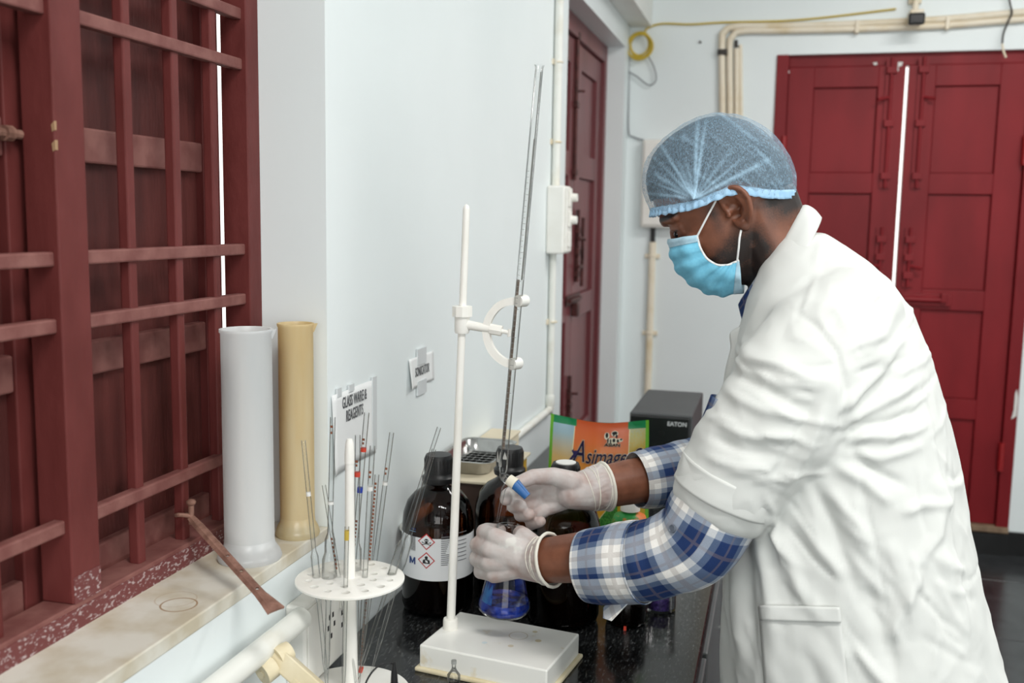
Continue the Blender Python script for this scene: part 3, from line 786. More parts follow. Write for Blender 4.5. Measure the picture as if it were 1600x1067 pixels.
# ------------------------------------------------------------------ burette stand, clamp and burette
ZB = BT + .043
cA = at(654, 1007, Z=ZB); cB = at(720, 955, Z=ZB); cC = at(906, 990, Z=ZB); cD = at(854, 1047, Z=ZB)
ctr = (cA + cB + cC + cD) / 4
ex = ((cC - cB) + (cD - cA)).normalized(); ey = Vector((-ex.y, ex.x, 0))
wx = ((cC - cB).length + (cD - cA).length) / 4; wy = ((cB - cA).length + (cC - cD).length) / 4
bs = thing('burette_stand', 'white plastic burette stand with box base and tall rod', 'stand', (ctr.x, ctr.y, BT))
Mb = frame((ctr.x, ctr.y, BT), ex, ey)
def stained():
    m, nt, b, out = nodes('stand_base')
    tc = nt.nodes.new('ShaderNodeTexCoord')
    nz = nt.nodes.new('ShaderNodeTexNoise'); nz.inputs['Scale'].default_value = 26; nz.inputs['Detail'].default_value = 5
    nt.links.new(tc.outputs['Object'], nz.inputs['Vector'])
    rp = nt.nodes.new('ShaderNodeValToRGB'); e = rp.color_ramp.elements
    e[0].position = .27; e[0].color = S(228, 220, 200); e[1].position = .36; e[1].color = S(238, 238, 233)
    nt.links.new(nz.outputs['Fac'], rp.inputs[0])
    last = rp.outputs[0]
    # tan drops, a ring left by a flask and a pale blue spot (base-plate coordinates)
    for (px, py, r, ring, col, k) in ((836, 987, .0048, 0, S(210, 196, 158), .8), (841, 1001, .0058, 0, S(206, 190, 150), .8), (798, 1009, .0052, 0, S(212, 198, 166), .7), (810, 993, .0150, 1, S(196, 186, 160), .8), (757, 1004, .005, 0, S(206, 226, 232), .6)):
        P = at(px, py, Z=ZB); Lp = P - Vector((ctr.x, ctr.y, BT))
        sub = nt.nodes.new('ShaderNodeVectorMath'); sub.operation = 'SUBTRACT'; sub.inputs[1].default_value = Lp
        nt.links.new(tc.outputs['Object'], sub.inputs[0])
        ln = nt.nodes.new('ShaderNodeVectorMath'); ln.operation = 'LENGTH'; nt.links.new(sub.outputs[0], ln.inputs[0])
        src = ln.outputs['Value']
        mr = nt.nodes.new('ShaderNodeMapRange'); mr.inputs['To Max'].default_value = 0; mr.inputs['To Min'].default_value = k
        if ring:
            a = nt.nodes.new('ShaderNodeMath'); a.operation = 'SUBTRACT'; a.inputs[1].default_value = r; nt.links.new(src, a.inputs[0])
            ab = nt.nodes.new('ShaderNodeMath'); ab.operation = 'ABSOLUTE'; nt.links.new(a.outputs[0], ab.inputs[0]); src = ab.outputs[0]
            mr.inputs['From Min'].default_value = .0003; mr.inputs['From Max'].default_value = .0011
        else: mr.inputs['From Min'].default_value = r * .8; mr.inputs['From Max'].default_value = r
        nt.links.new(src, mr.inputs['Value'])
        mx = nt.nodes.new('ShaderNodeMix'); mx.data_type = 'RGBA'; mx.inputs[7].default_value = col
        nt.links.new(mr.outputs[0], mx.inputs[0]); nt.links.new(last, mx.inputs[6]); last = mx.outputs[2]
    nt.links.new(last, b.inputs['Base Color']); b.inputs['Roughness'].default_value = .22
stained()
MB().at(Mb).box((-wx, -wy, .006), (wx, wy, ZB - BT), .0025).build('base_box', MATS['stand_base'], bs)
MB().at(Mb).box((-wx - .006, -wy - .006, 0), (wx + .006, wy + .006, .007), .0025).build('base_flange', MATS['plastic_aged'], bs)
R0 = at(704, 976, Z=ZB + .006); YR = R0.y
R0 = Vector((R0.x, YR, ZB)); R1 = at(729, 320, Y=YR)
rd = (R1 - R0).normalized()
MB().lathe([(.0125, 0), (.0125, .014), (.0115, .017), (.008, .018)], R0, 24).build('rod_socket', MATS['plastic_white'], bs)
MB().cyl(R0 + rd * .004, R1 - rd * .006, .0072, .0056, 24).build('rod', MATS['plastic_white'], bs)
MB().ball(R1 - rd * .008, (.0055, .0055, .009)).build('rod_tip', MATS['plastic_white'], bs)
# clamp
K = at(723, 505, Y=YR); kr = R0 + rd * ((K.z - R0.z) / rd.z)
cl = thing('burette_clamp', 'white plastic burette clamp with half ring on the stand rod', 'clamp', kr)
MB().lathe([(.0125, .010), (.0165, .011), (.0165, .027), (.0125, .028)], kr, 10).build('ridged_nut', MATS['plastic_white'], cl, 20)
MB().lathe([(.0105, -.016), (.012, -.012), (.012, .011)], kr, 24).build('sleeve', MATS['plastic_white'], cl)
A0 = kr + Vector((0, 0, -.001)); A1 = at(783, 517, Y=1.5)
MB().cyl(A0, A1, .0078, .0062).build('arm', MATS['plastic_white'], cl)
MB().cyl(A0 + (A1 - A0) * .72, A1 + (A1 - A0) * .02, .0085, .0085, 8).build('arm_nut', MATS['plastic_white'], cl, 20)
A2 = at(797, 520, Y=1.5); MB().cyl(A1, A2, .0034).cyl(A2 - Vector((0, .001, .006)), A2 + Vector((0, .001, .006)), .004).build('pusher', MATS['plastic_white'], cl)
arc_px = [(813, 471), (797, 471), (781, 477), (768, 491), (761, 508), (761, 525), (766, 542), (776, 556), (790, 566), (803, 569)]
arc = smooth_path([at(x, y, Y=1.5) for x, y in arc_px], 5)
ab = MB(); rows = []
for i, p in enumerate(arc):
    tg = (arc[min(i + 1, len(arc) - 1)] - arc[max(i - 1, 0)]).normalized(); nn = tg.cross(Vector((0, 1, 0))).normalized()
    rows.append([p + nn * .0058 + Vector((0, -.005, 0)), p + nn * .0058 + Vector((0, .005, 0)), p - nn * .0058 + Vector((0, .005, 0)), p - nn * .0058 + Vector((0, -.005, 0))])
ab.grid(rows, closed=True, cap=True).build('half_ring', MATS['plastic_white'], cl, 40)
for px, py in ((815, 470), (805, 568)):
    q = at(px, py, Y=1.5)
    MB().cyl(q + Vector((-.004, -.008, 0)), q + Vector((.004, .008, 0)), .0095).build('jaw', MATS['plastic_white'], cl)
# burette
T0 = at(843, 101, Y=1.494); T1 = at(786, 736, Y=1.494); TT = at(777, 816, Y=1.494)
bd = (T0 - T1).normalized()
bu = thing('burette', 'long glass burette held tilted in the clamp with a blue stopcock', 'burette', T1)
Lb = (T0 - T1).length
MB().lathe([(.0022, -.012), (.0035, -.008), (.0068, .002), (.0068, .02), (.0062, .03), (.0062, Lb - .004), (.0078, Lb - .001), (.0078, Lb)], T1, 20, False, bd).build('glass_tube', MATS['glass'], bu, 60)
pm('liquid_dark', S(150, 132, 118), 0.3, col2=S(104, 92, 84), vscale=70, stretch=(1, 1, .3))
pm('grad_grey', S(160, 162, 158), .5)
side = Vector((1, 0, 0)) - bd * bd.x; side.normalize()
zmid = (at(808, 437, Y=1.494) - T1).length
sp = MB()
def strip(a, b, o, w_): 
    f = frame(T1 + bd * a + side * o + Vector((0, .003, 0)), side, bd); sp.at(f).box((-w_ / 2, 0, -.0006), (w_ / 2, b - a, .0006)); sp.at(Matrix.Identity(4))
strip(.035, zmid, -.0033, .0036)
sp.build('back_stripe', MATS['liquid_dark'], bu, 0)
sp = MB(); strip(zmid, Lb - .11, .0018, .0026); strip(Lb - .11, Lb - .01, .0022, .0012)
sp.build('back_stripe', MATS['grad_grey'], bu, 0)
gb = MB()
for i in range(50):
    s = .04 + i * (Lb - .19) / 50
    gb.at(frame(T1 + bd * s + Vector((0, -.0062, 0)), side, bd)).box((-.003, -.0003, -.0003), (.0006 if i % 5 else .0032, .0003, .0003))
gb.build('scale_print', MATS['grad_grey'], bu, 0)
pm('ptfe', S(232, 226, 208), .4); pm('blue_plastic', S(44, 104, 168), .35, col2=S(34, 88, 150))
K0 = at(787, 745, Y=1.494); K1 = at(801, 752, Y=1.490); K2 = at(824, 776, Y=1.486)
MB().tube(smooth_path([T1 - bd * .004, at(786, 746, Y=1.494), at(792, 752, Y=1.494)], 4), .0055, 12).cyl(K0, K1, .0068, .0078).build('stopcock_body', MATS['glass'], bu)
MB().cyl(K0 + (K1 - K0) * .55, K1 + (K2 - K1) * .2, .0088, .0098).build('stopcock_seat', MATS['ptfe'], bu)
MB().cyl(K1 + (K2 - K1) * .16, K2, .0092, .0066, 16).build('stopcock_key', MATS['blue_plastic'], bu)
tp = smooth_path([at(793, 757, Y=1.494), at(787, 764, Y=1.494), at(784, 780, Y=1.494), at(779, 806, Y=1.494), TT], 4)
MB().tube(tp, [.0046 - .0032 * (i / (len(tp) - 1)) for i in range(len(tp))], 12, cap=False).build('tip', MATS['glass'], bu)

# ------------------------------------------------------------------ conical flask with blue solution (held in the left hand)
FB = at(787, 955, Y=1.5); FT = at(795, 824, Y=1.5)
fd = (FT - FB).normalized(); FH = (FT - FB).length
fk = thing('conical_flask', 'glass conical flask with bright blue solution under the burette tip', 'flask', FB, kind=None)
RF = .0425
prof = [(0, 0), (RF * .86, 0), (RF * .97, .005), (RF, .013), (RF * .95, .022), (RF * .62, FH * .55), (RF * .44, FH * .72), (.0165, FH * .80), (.0165, FH * .95), (.0195, FH * .985), (.0200, FH)]
MB().lathe(prof, FB, 48, False, fd).build('glass_body', MATS['glass'], fk, 60)
MB().lathe([(.0190, FH - .003), (.0212, FH - .002), (.0212, FH + .002), (.0180, FH + .002)], FB, 40, False, fd).build('rim', MATS['glass'], fk)
def liquid():
    m, nt, b, out = nodes('blue_solution')
    tc = nt.nodes.new('ShaderNodeTexCoord'); nz = nt.nodes.new('ShaderNodeTexNoise'); nz.inputs['Scale'].default_value = 55; nz.inputs['Detail'].default_value = 3
    nt.links.new(tc.outputs['Object'], nz.inputs['Vector'])
    rp = nt.nodes.new('ShaderNodeValToRGB'); e = rp.color_ramp.elements
    e[0].position = .4; e[0].color = S(14, 20, 110); e[1].position = .66; e[1].color = S(44, 84, 214)
    nt.links.new(nz.outputs['Fac'], rp.inputs[0]); nt.links.new(rp.outputs[0], b.inputs['Base Color'])
    b.inputs['Roughness'].default_value = .08; b.inputs['Transmission Weight'].default_value = .15
liquid()
pm('blue_film', S(60, 150, 226), .25, col2=S(24, 70, 176), vscale=60)
ZL = .022
MB().lathe([(0, .002), (RF * .84, .002), (RF * .95, .006), (RF * .975, .013), (RF * .92, ZL - .002), (RF * .915, ZL), (0, ZL)], FB, 48, True, fd).build('blue_solution', MATS['blue_solution'], fk, 50)
# solution splashed up the inner wall while swirling
sw_ = MB()
rows = []
for i in range(15):
    a = PI * 1.18 + i * .05; row = []
    top = .052 + .008 * math.sin(i * 1.3) + (.006 if i % 3 == 0 else 0) - abs(i - 6) * .0012
    for v in (ZL - .003, ZL + .008, top - .006, top):
        rr = np.interp(v, [.022, FH * .55, FH * .72], [RF * .95, RF * .62, RF * .44]) - .0012
        q = Vector((rr * math.cos(a), rr * math.sin(a), v))
        row.append(FB + Vector((0, 0, 1)).rotation_difference(fd) @ q)
    rows.append(row)
sw_.grid(rows).build('splash_film', MATS['blue_film'], fk)

# ------------------------------------------------------------------ amber reagent bottles
pm('dark_liquid', S(20, 12, 9), .08, col2=S(14, 9, 7)); 
pm('label_white', S(232, 234, 236), .45, col2=S(226, 228, 230), vscale=6)
pm('label_red', S(196, 44, 48), .5); pm('label_navy', S(34, 66, 128), .5); pm('print_grey', S(120, 122, 126), .6); pm('print_blue', S(120, 160, 200), .5)
def reagent_bottle(loc, r, h, label, group, fill=.58):
    x, y, z = loc
    t = thing('reagent_bottle', label, 'bottle', loc, group)
    H = h - .055                       # shoulder + neck end
    prof = [(0, .004), (r * .80, .0), (r * .95, .004), (r, .014), (r, H * .70), (r * .97, H * .78), (r * .86, H * .87), (r * .66, H * .935), (r * .42, H * .975), (r * .33, H), (r * .33, H + .02)]
    MB().lathe(prof, loc, 56, False).build('glass_body', MATS['amber_glass'], t, 60)
    MB().lathe([(0, .006), (r * .93, .008), (r * .965, .02), (r * .965, H * fill), (0, H * fill)], loc, 48).build('contents', MATS['dark_liquid'], t, 50)
    MB().lathe([(r * .44, H + .004), (r * .46, H + .008), (r * .46, H + .014), (r * .40, H + .018), (r * .38, H + .024)], loc, 40).build('collar_ring', MATS['black_plastic'], t, 40)
    c = MB().lathe([(r * .40, H + .022), (r * .385, H + .05), (r * .35, H + .055), (0, H + .055)], loc, 40)
    for k in range(28):
        a = 2 * PI * k / 28
        c.box((x + math.cos(a) * r * .385 - .0008, y + math.sin(a) * r * .385 - .0008, z + H + .024), (x + math.cos(a) * r * .385 + .0008, y + math.sin(a) * r * .385 + .0008, z + H + .048))
    c.build('screw_cap', MATS['black_plastic'], t, 40)
    return t
b1 = Vector((.098, 1.682, BT)); b2 = Vector((.207, 1.778, BT)); b3 = Vector((.332, 1.695, BT))
RB = .0655; HB = .288
t1 = reagent_bottle(b1, RB, HB, 'amber glass reagent bottle with a white hazard label beside the wall', 'large amber reagent bottles on the bench')
t2 = reagent_bottle(b2, RB, HB, 'amber glass reagent bottle behind the burette tip and flask', 'large amber reagent bottles on the bench')
t3 = reagent_bottle(b3, RB, HB, 'amber glass reagent bottle behind the right gloved hand', 'large amber reagent bottles on the bench', .7)
MB().lathe([(0, HB + BT - .0001), (.018, HB + BT), (.018, HB + BT + .0015), (0, HB + BT + .0015)], (b3.x, b3.y, 0), 24).build('cap_sticker', MATS['white_paint'], t3)
pm('cap_smear', S(214, 212, 206), .6)
for (a, zz, wd, hh) in ((3.9, .262, .10, .022), (4.2, .255, .07, .03), (4.6, .27, .08, .014)):
    rows = [[(b2.x + math.cos(a + u * wd) * (RB * .40), b2.y + math.sin(a + u * wd) * (RB * .40), BT + zz + v * hh * (1 - .4 * abs(u))) for v in (0, 1)] for u in (-2, -1, 0, 1, 2)]
    MB().grid(rows).build('paint_smear', MATS['cap_smear'], t2)
# wrap-around label on bottle 1 with hazard diamonds
H = HB - .055
rl = RB + .0006
def on_cyl(a, z, dr=0.0): return Vector((b1.x + (rl + dr) * math.cos(a), b1.y + (rl + dr) * math.sin(a), BT + z))
ZL0, ZL1 = .072, .150
lab = MB().grid([[on_cyl(a, zz) for zz in (ZL0, (ZL0 + ZL1) / 2, ZL1)] for a in np.linspace(math.radians(188), math.radians(372), 46)])
lab_o = lab.build('paper_label', MATS['label_white'], t1)
def ang(px): # angle on the bottle facing the camera for a photo column
    c = at(px, 860, Y=b1.y); 
    vd = Vector((b1.x - CAM[0], b1.y - CAM[1], 0)).normalized(); right = Vector((vd.y, -vd.x, 0))
    dist = Vector((b1.x - CAM[0], b1.y - CAM[1], 0)).length
    d = CR @ np.array([(px - 800) / FPX, -(860 - 533.5) / FPX, -1.0]); d2_ = Vector((d[0], d[1], 0)).normalized()
    off = d2_.dot(right) / d2_.dot(vd) * dist
    s = max(-.98, min(.98, off / rl))
    base = math.atan2(-vd.y, -vd.x)
    return base + math.asin(s)
def patch(poly, mat, name, dr=.0006, parent=None):
    """flat print: polygon in (photo column, height) wrapped on the bottle"""
    b = MB(); V = [b._v((p, z * 500, 0)) for p, z in poly]; f = b.bm.faces.new(V)
    if max(p for p, z in poly) - min(p for p, z in poly) > 4:
        bmesh.ops.triangulate(b.bm, faces=[f]); bmesh.ops.subdivide_edges(b.bm, edges=b.bm.edges[:], cuts=3, use_grid_fill=True)
    for v in b.bm.verts: v.co = on_cyl(ang(v.co.x), v.co.y / 500, dr)
    return b.build(name, MATS[mat], parent or lab_o, 0)
def zpx(py): # height on the bottle's near face for photo row
    P = at(668, py, Y=b1.y - RB * .93); return P.z - BT
for cy, kind in ((845, 'skull'), (874, 'person')):
    cx = 667; hw, hh = 13, (zpx(cy - 13) - zpx(cy + 13)) / 2; zc = zpx(cy)
    patch([(cx - hw, zc), (cx, zc - hh), (cx + hw, zc), (cx, zc + hh)], 'label_red', 'hazard_diamond', .0004)
    patch([(cx - hw * .84, zc), (cx, zc - hh * .84), (cx + hw * .84, zc), (cx, zc + hh * .84)], 'label_white', 'hazard_field', .0007)
    u = hh / 13
    def ell(ox, oy, rx, ry, n=14, mat='black_print', dr=.001): patch([(cx + ox + rx * math.cos(2 * PI * k / n), zc + (oy + ry * math.sin(2 * PI * k / n)) * u) for k in range(n)], mat, 'hazard_mark', dr)
    if kind == 'skull':
        ell(0, 2.0, 3.0, 2.8); ell(0, -.8, 1.9, 1.5)
        ell(-1.2, 1.9, .8, .9, 8, 'label_white', .0013); ell(1.2, 1.9, .8, .9, 8, 'label_white', .0013)
        for s in (1, -1):
            patch([(cx - 6 * s, zc - 1.6 * u), (cx - 5.6 * s, zc - .7 * u), (cx + 6 * s, zc - 4.4 * u), (cx + 5.6 * s, zc - 5.3 * u)], 'black_print', 'hazard_mark', .001)
            ell(-6 * s, -1.2, 1, 1, 8); ell(6 * s, -4.9, 1, 1, 8)
    else:
        ell(0, 4.3, 2.4, 2.6); patch([(cx - 5.5, zc - 5 * u), (cx + 5.5, zc - 5 * u), (cx + 5, zc + .6 * u), (cx + 1.6, zc + 2 * u), (cx - 1.6, zc + 2 * u), (cx - 5, zc + .6 * u)], 'black_print', 'hazard_mark', .001)
        patch([(cx + .4 + 2.6 * math.cos(2 * PI * k / 12 + .26) * (1 if k % 2 else .4), zc + (-1.4 + 2.6 * math.sin(2 * PI * k / 12 + .26) * (1 if k % 2 else .4)) * u) for k in range(12)], 'label_white', 'hazard_mark', .0014)
# barcode, block letter M, lines of small print
for k in range(14):
    px = 643 + k * .55; 
    if k % 3 == 1: continue
    patch([(px, zpx(862)), (px + .35, zpx(862)), (px + .35, zpx(838)), (px, zpx(838))], 'black_print', 'barcode_bar', .0006)
def block(poly, mat='label_navy'): patch([(x, zpx(y)) for x, y in poly], mat, 'block_letter', .0007)
block([(641.5, 883), (643.6, 883), (643.6, 872), (641.5, 872)]); block([(648.4, 883), (650.4, 883), (650.4, 872), (648.4, 872)])
block([(641.5, 872), (643.6, 872), (646.4, 880), (645.6, 882.5)]); block([(650.4, 872), (648.2, 872), (645.4, 880), (646.2, 882.5)])
block([(641, 831.5), (651, 831.5), (651, 832.2), (641, 832.2)], 'print_blue')
for i, px in enumerate((645, 647, 649)): block([(px, 829.5), (px + 1.1, 829.5), (px + 1.1, 826.5), (px, 826.5)], 'label_navy')
text('print_line', 'Sep.2026', frame(on_cyl(ang(695), zpx(829), .0012), Vector((-math.sin(ang(695)), math.cos(ang(695)), 0)), (0, 0, 1)), .0072, MATS['black_print'], lab_o, bold=.02, sx=.8)
for i in range(16):
    y = 838 + i * 3.1
    if y > 884: break
    x1 = 704 - (i * 37 % 9)
    patch([(689, zpx(y)), (x1, zpx(y)), (x1, zpx(y - 1.3)), (689, zpx(y - 1.3))], 'print_grey', 'print_line', .0006)
    if i % 2 == 0: patch([(714, zpx(y - 4)), (727, zpx(y - 4)), (727, zpx(y - 5.2)), (714, zpx(y - 5.2))], 'print_grey', 'print_line', .0006)

# small amber bottle and the glass jar with violet crystals
s4 = Vector((.445, 1.712, BT))
t4 = thing('reagent_bottle', 'small dark amber bottle on the bench under the rolled plaid cuff', 'bottle', s4)
MB().lathe([(0, .003), (.030, 0), (.0355, .004), (.037, .012), (.037, .075), (.032, .09), (.018, .102), (.0145, .106), (.0145, .118)], s4, 40, False).build('glass_body', MATS['amber_glass'], t4, 60)
MB().lathe([(0, .005), (.033, .006), (.0345, .014), (.0345, .07), (0, .07)], s4, 40).build('contents', MATS['dark_liquid'], t4, 50)
MB().lathe([(.0175, .104), (.0175, .126), (.015, .128), (0, .128)], s4, 32).build('screw_cap', MATS['black_plastic'], t4, 40)
MB().box((s4.x + .002, s4.y - .0385, BT + .0), (s4.x + .0065, s4.y - .036, BT + .007)).build('red_mark', MATS['red_band'], t4)
s5 = Vector((.497, 1.79, BT))
t5 = thing('glass_jar', 'clear glass jar with violet crystals near the bench edge', 'jar', s5)
MB().lathe([(0, .002), (.026, 0), (.029, .003), (.029, .075), (.031, .077), (.031, .08), (.0275, .08), (.0275, .006), (0, .005)], s5, 40, False).build('glass_body', MATS['glass'], t5, 50)
pm('violet', S(92, 66, 148), .75, col2=S(46, 30, 92), vscale=160, bump=.8, bscale=300)
rows = []
for i in range(7):
    rr = .0268 * i / 6
    rows.append([(s5.x + rr * math.cos(2 * PI * k / 24), s5.y + rr * math.sin(2 * PI * k / 24), BT + .030 + .004 * noise.noise((i * .9, k * .8, 3)) - .003 * (i / 6)) for k in range(24)])
rows = [[(s5.x + .0268 * math.cos(2 * PI * k / 24), s5.y + .0268 * math.sin(2 * PI * k / 24), BT + .006) for k in range(24)]] + rows[::-1][:-1]
MB().grid(rows, closed=True, cap=True).build('violet_crystals', MATS['violet'], t5)
s6 = Vector((.425, 1.87, BT))
t6 = thing('reagent_bottle', 'white capped plastic bottle with green and orange label behind the sleeve', 'bottle', s6)
pm('green_label', S(38, 140, 62), .5, col2=S(222, 118, 40), vscale=30, lo=.44, hi=.52)
MB().lathe([(0, 0), (.034, 0), (.036, .004), (.036, .135), (.03, .15), (.016, .156), (.016, .165)], s6, 36).build('body', MATS['green_label'], t6, 50)
MB().lathe([(.019, .160), (.019, .182), (.017, .185), (0, .185)], s6, 32).build('screw_cap', MATS['plastic_white'], t6, 40)

# ------------------------------------------------------------------ carton with steel tray against the wall
pm('carton_dark', S(78, 60, 52), .5, col2=S(60, 44, 38), vscale=8); pm('carton_yellow', S(206, 162, 44), .55); pm('board_cream', S(224, 214, 192), .6, col2=S(210, 198, 172))
bx0, bx1, by0, by1, bz = .004, .150, 1.872, 2.14, .985
bxo = thing('carton', 'dark carton with yellow side standing against the wall behind the bottles', 'box', (.08, 2.0, BT))
MB().box((bx0, by0, BT), (bx1, by1, bz), .002).build('body', MATS['carton_dark'], bxo)
MB().box((bx1, by0 + .004, BT + .02), (bx1 + .0012, by1 - .004, bz - .004)).build('yellow_side', MATS['carton_yellow'], bxo)
MB().box((bx0, by0 - .008, bz), (bx1 + .008, by1 + .006, bz + .006), .002).build('lid_board', MATS['board_cream'], bxo)
ty = thing('steel_tray', 'shallow steel tray with wire mesh lying on the carton', 'tray', (.08, 2.0, bz + .006))
tz = bz + .006
def rrect(x0, x1, y0, y1, r, n=6):
    out = []
    for cx, cy, a0 in ((x1 - r, y1 - r, 0), (x0 + r, y1 - r, PI / 2), (x0 + r, y0 + r, PI), (x1 - r, y0 + r, 1.5 * PI)):
        for k in range(n + 1): out.append((cx + r * math.cos(a0 + k * PI / 2 / n), cy + r * math.sin(a0 + k * PI / 2 / n)))
    return out
tr_rows = []
for (ins, z) in ((.016, 0), (.012, .002), (.006, .026), (.0, .030), (-.002, .029), (.004, .028)):
    tr_rows.append([(x, y, tz + z) for x, y in rrect(.012 + ins, .134 - ins, 1.90 + ins, 2.125 - ins, .025)])
tb = MB().grid(tr_rows, closed=True); tb.bm.verts.ensure_lookup_table()
tb.bm.faces.new([tb.bm.verts[i] for i in range(len(tr_rows[0]))])
tb.build('pan', MATS['steel'], ty, 50)
wr = MB()
for k in range(7): wr.cyl((.03 + k * .0145, 1.92, tz + .005), (.03 + k * .0145, 2.10, tz + .005), .0009, n=6)
for k in range(9): wr.cyl((.03, 1.925 + k * .021, tz + .0065), (.117, 1.925 + k * .021, tz + .0065), .0009, n=6)
wr.build('wire_mesh', MATS['steel'], ty)
cb = thing('cream_carton', 'cream cardboard box against the wall behind the steel tray', 'box', (.05, 2.3, BT))
MB().box((.004, 2.18, BT), (.075, 2.36, .985), .003).build('body', MATS['board_cream'], cb)
MB().box((.002, 2.176, .985), (.078, 2.364, .991), .002).build('lid_board', MATS['board_cream'], cb)

# ------------------------------------------------------------------ printed product pouch
def bag_mat():
    m, nt, b, out = nodes('pouch_print')
    uv = nt.nodes.new('ShaderNodeTexCoord'); sep = nt.nodes.new('ShaderNodeSeparateXYZ'); nt.links.new(uv.outputs['UV'], sep.inputs[0])
    U, V = sep.outputs[0], sep.outputs[1]
    def M(op, a, b_=None):
        n = nt.nodes.new('ShaderNodeMath'); n.operation = op
        for i, q in enumerate((a, b_)):
            if q is None: continue
            if isinstance(q, (int, float)): n.inputs[i].default_value = q
            else: nt.links.new(q, n.inputs[i])
        return n.outputs[0]
    def mixc(f, a, c):
        n = nt.nodes.new('ShaderNodeMix'); n.data_type = 'RGBA'
        for i, q in ((0, f), (6, a), (7, c)):
            if isinstance(q, (tuple, float, int)): n.inputs[i].default_value = q
            else: nt.links.new(q, n.inputs[i])
        return n.outputs[2]
    def ramp(f, st):
        r = nt.nodes.new('ShaderNodeValToRGB'); el = r.color_ramp.elements
        while len(el) < len(st): el.new(.5)
        for e, (p, c) in zip(el, st): e.position = p; e.color = c
        nt.links.new(f, r.inputs[0]); return r.outputs[0]
    nz = nt.nodes.new('ShaderNodeTexNoise'); nz.inputs['Scale'].default_value = 60; nt.links.new(uv.outputs['UV'], nz.inputs['Vector'])
    nz2 = nt.nodes.new('ShaderNodeTexNoise'); nz2.inputs['Scale'].default_value = 9; nt.links.new(uv.outputs['UV'], nz2.inputs['Vector'])
    # printed landscape: field, dusk sky (V measured from the top)
    land = ramp(V, [(0, S(150, 190, 212)), (.12, S(168, 196, 206)), (.30, S(232, 196, 128)), (.43, S(238, 200, 126)), (.445, S(96, 150, 140)), (.48, S(70, 140, 66)), (1, S(36, 112, 44))])
    grass = mixc(M('MULTIPLY', M('GREATER_THAN', V, .47), M('GREATER_THAN', nz.outputs['Fac'], .52)), land, S(88, 164, 74))
    wheat = ramp(M('ADD', V, M('MULTIPLY', nz.outputs['Fac'], .2)), [(.05, S(170, 190, 196)), (.2, S(196, 190, 120)), (.34, S(214, 176, 60)), (.6, S(206, 170, 50))])
    right = M('GREATER_THAN', U, .72)
    base = mixc(right, grass, wheat)
    # orange drop-shaped panel
    du = M('SUBTRACT', U, .53); ww = M('SUBTRACT', .275, M('MULTIPLY', M('POWER', M('MAXIMUM', M('SUBTRACT', V, .20), 0.0), 2.0), 1.0))
    au = M('ABSOLUTE', du)
    rim = M('LESS_THAN', au, M('ADD', ww, .008)); ins = M('LESS_THAN', au, ww)
    orange = ramp(V, [(.0, S(216, 92, 48)), (.16, S(232, 116, 54)), (.45, S(240, 172, 66)), (.8, S(244, 190, 60))])
    base = mixc(rim, base, S(246, 236, 190)); base = mixc(ins, base, orange)
    # green borders: sides and top seal
    top = M('MULTIPLY', M('LESS_THAN', V, .055), M('GREATER_THAN', au, .262))
    base = mixc(top, base, S(20, 138, 84))
    sd = M('GREATER_THAN', M('ABSOLUTE', M('SUBTRACT', U, .5)), .468)
    base = mixc(sd, base, S(112, 186, 52))
    nt.links.new(base, b.inputs['Base Color']); b.inputs['Roughness'].default_value = .28
bag_mat()
YB = 2.06
g0 = at(861, 650, Y=YB); g1 = at(1014, 652, Y=YB)
bw = (g1.x - g0.x) / 2; bxm = (g0.x + g1.x) / 2; bzt = (g0.z + g1.z) / 2
bag = thing('product_pouch', 'glossy orange and green printed pouch standing on the bench', 'pouch', (bxm, YB, BT))
def bag_pt(u, v, side):
    """u 0..1 across, v 0 at the top seal .. 1 at the bottom"""
    hw = bw * (1 + .09 * v)
    bul = .036 * math.sin(PI * min(1, max(0, (v - .03) / 1.25))) * (1 - (2 * abs(u - .5)) ** 2.2)
    wob = .0035 * noise.noise((u * 4, v * 5, 1.7)) + .002 * math.sin(u * 9 + v * 3)
    sag = -.012 * math.sin(PI * u) * (1 - v) ** 3
    return Vector((bxm + (u - .5) * 2 * hw, YB + side * bul + wob * (1 if side < 0 else .6) + (.0006 if side > 0 else -.0006), BT + (1 - v) * (bzt - BT) + sag))
NU, NV = 30, 30
fb = MB()
uvf = lambda i, j: (j / NU, i / NV)
fb.grid([[bag_pt(j / NU, i / NV, -1) for j in range(NU + 1)] for i in range(NV + 1)], uvs=uvf)
fb.build('front_sheet', MATS['pouch_print'], bag)
pm('pouch_back', S(30, 140, 80), .35)
MB().grid([[bag_pt(j / NU, i / NV, 1) for j in range(NU + 1)] for i in range(NV + 1)]).build('back_sheet', MATS['pouch_back'], bag)
pm('pouch_ink', S(38, 26, 92), .4); pm('pouch_cream', S(248, 240, 214), .4)
def on_bag(me_obj, off):
    """wrap flat lettering onto the pouch front"""
    me = me_obj.data; base_ = wloc(me_obj.parent)
    for v in me.vertices:
        w_ = v.co + base_
        vv = 1 - (w_.z - BT) / (bzt - BT); hw = bw * (1 + .09 * vv); uu = (w_.x - bxm) / (2 * hw) + .5
        q = bag_pt(uu, vv, -1); v.co.y = q.y - off - base_.y
    me.update()
def bag_text(s, px, py, size, mat, bold, sx, shear, off, rot=0.0):
    q = at(px, py, Y=YB - .03)
    o = text('lettering', s, frame(q, (math.cos(rot), 0, math.sin(rot)), (-math.sin(rot), 0, math.cos(rot))), size, MATS[mat], bag, bold=bold, sx=sx, shear=shear, depth=.0002)
    on_bag(o, off); return o
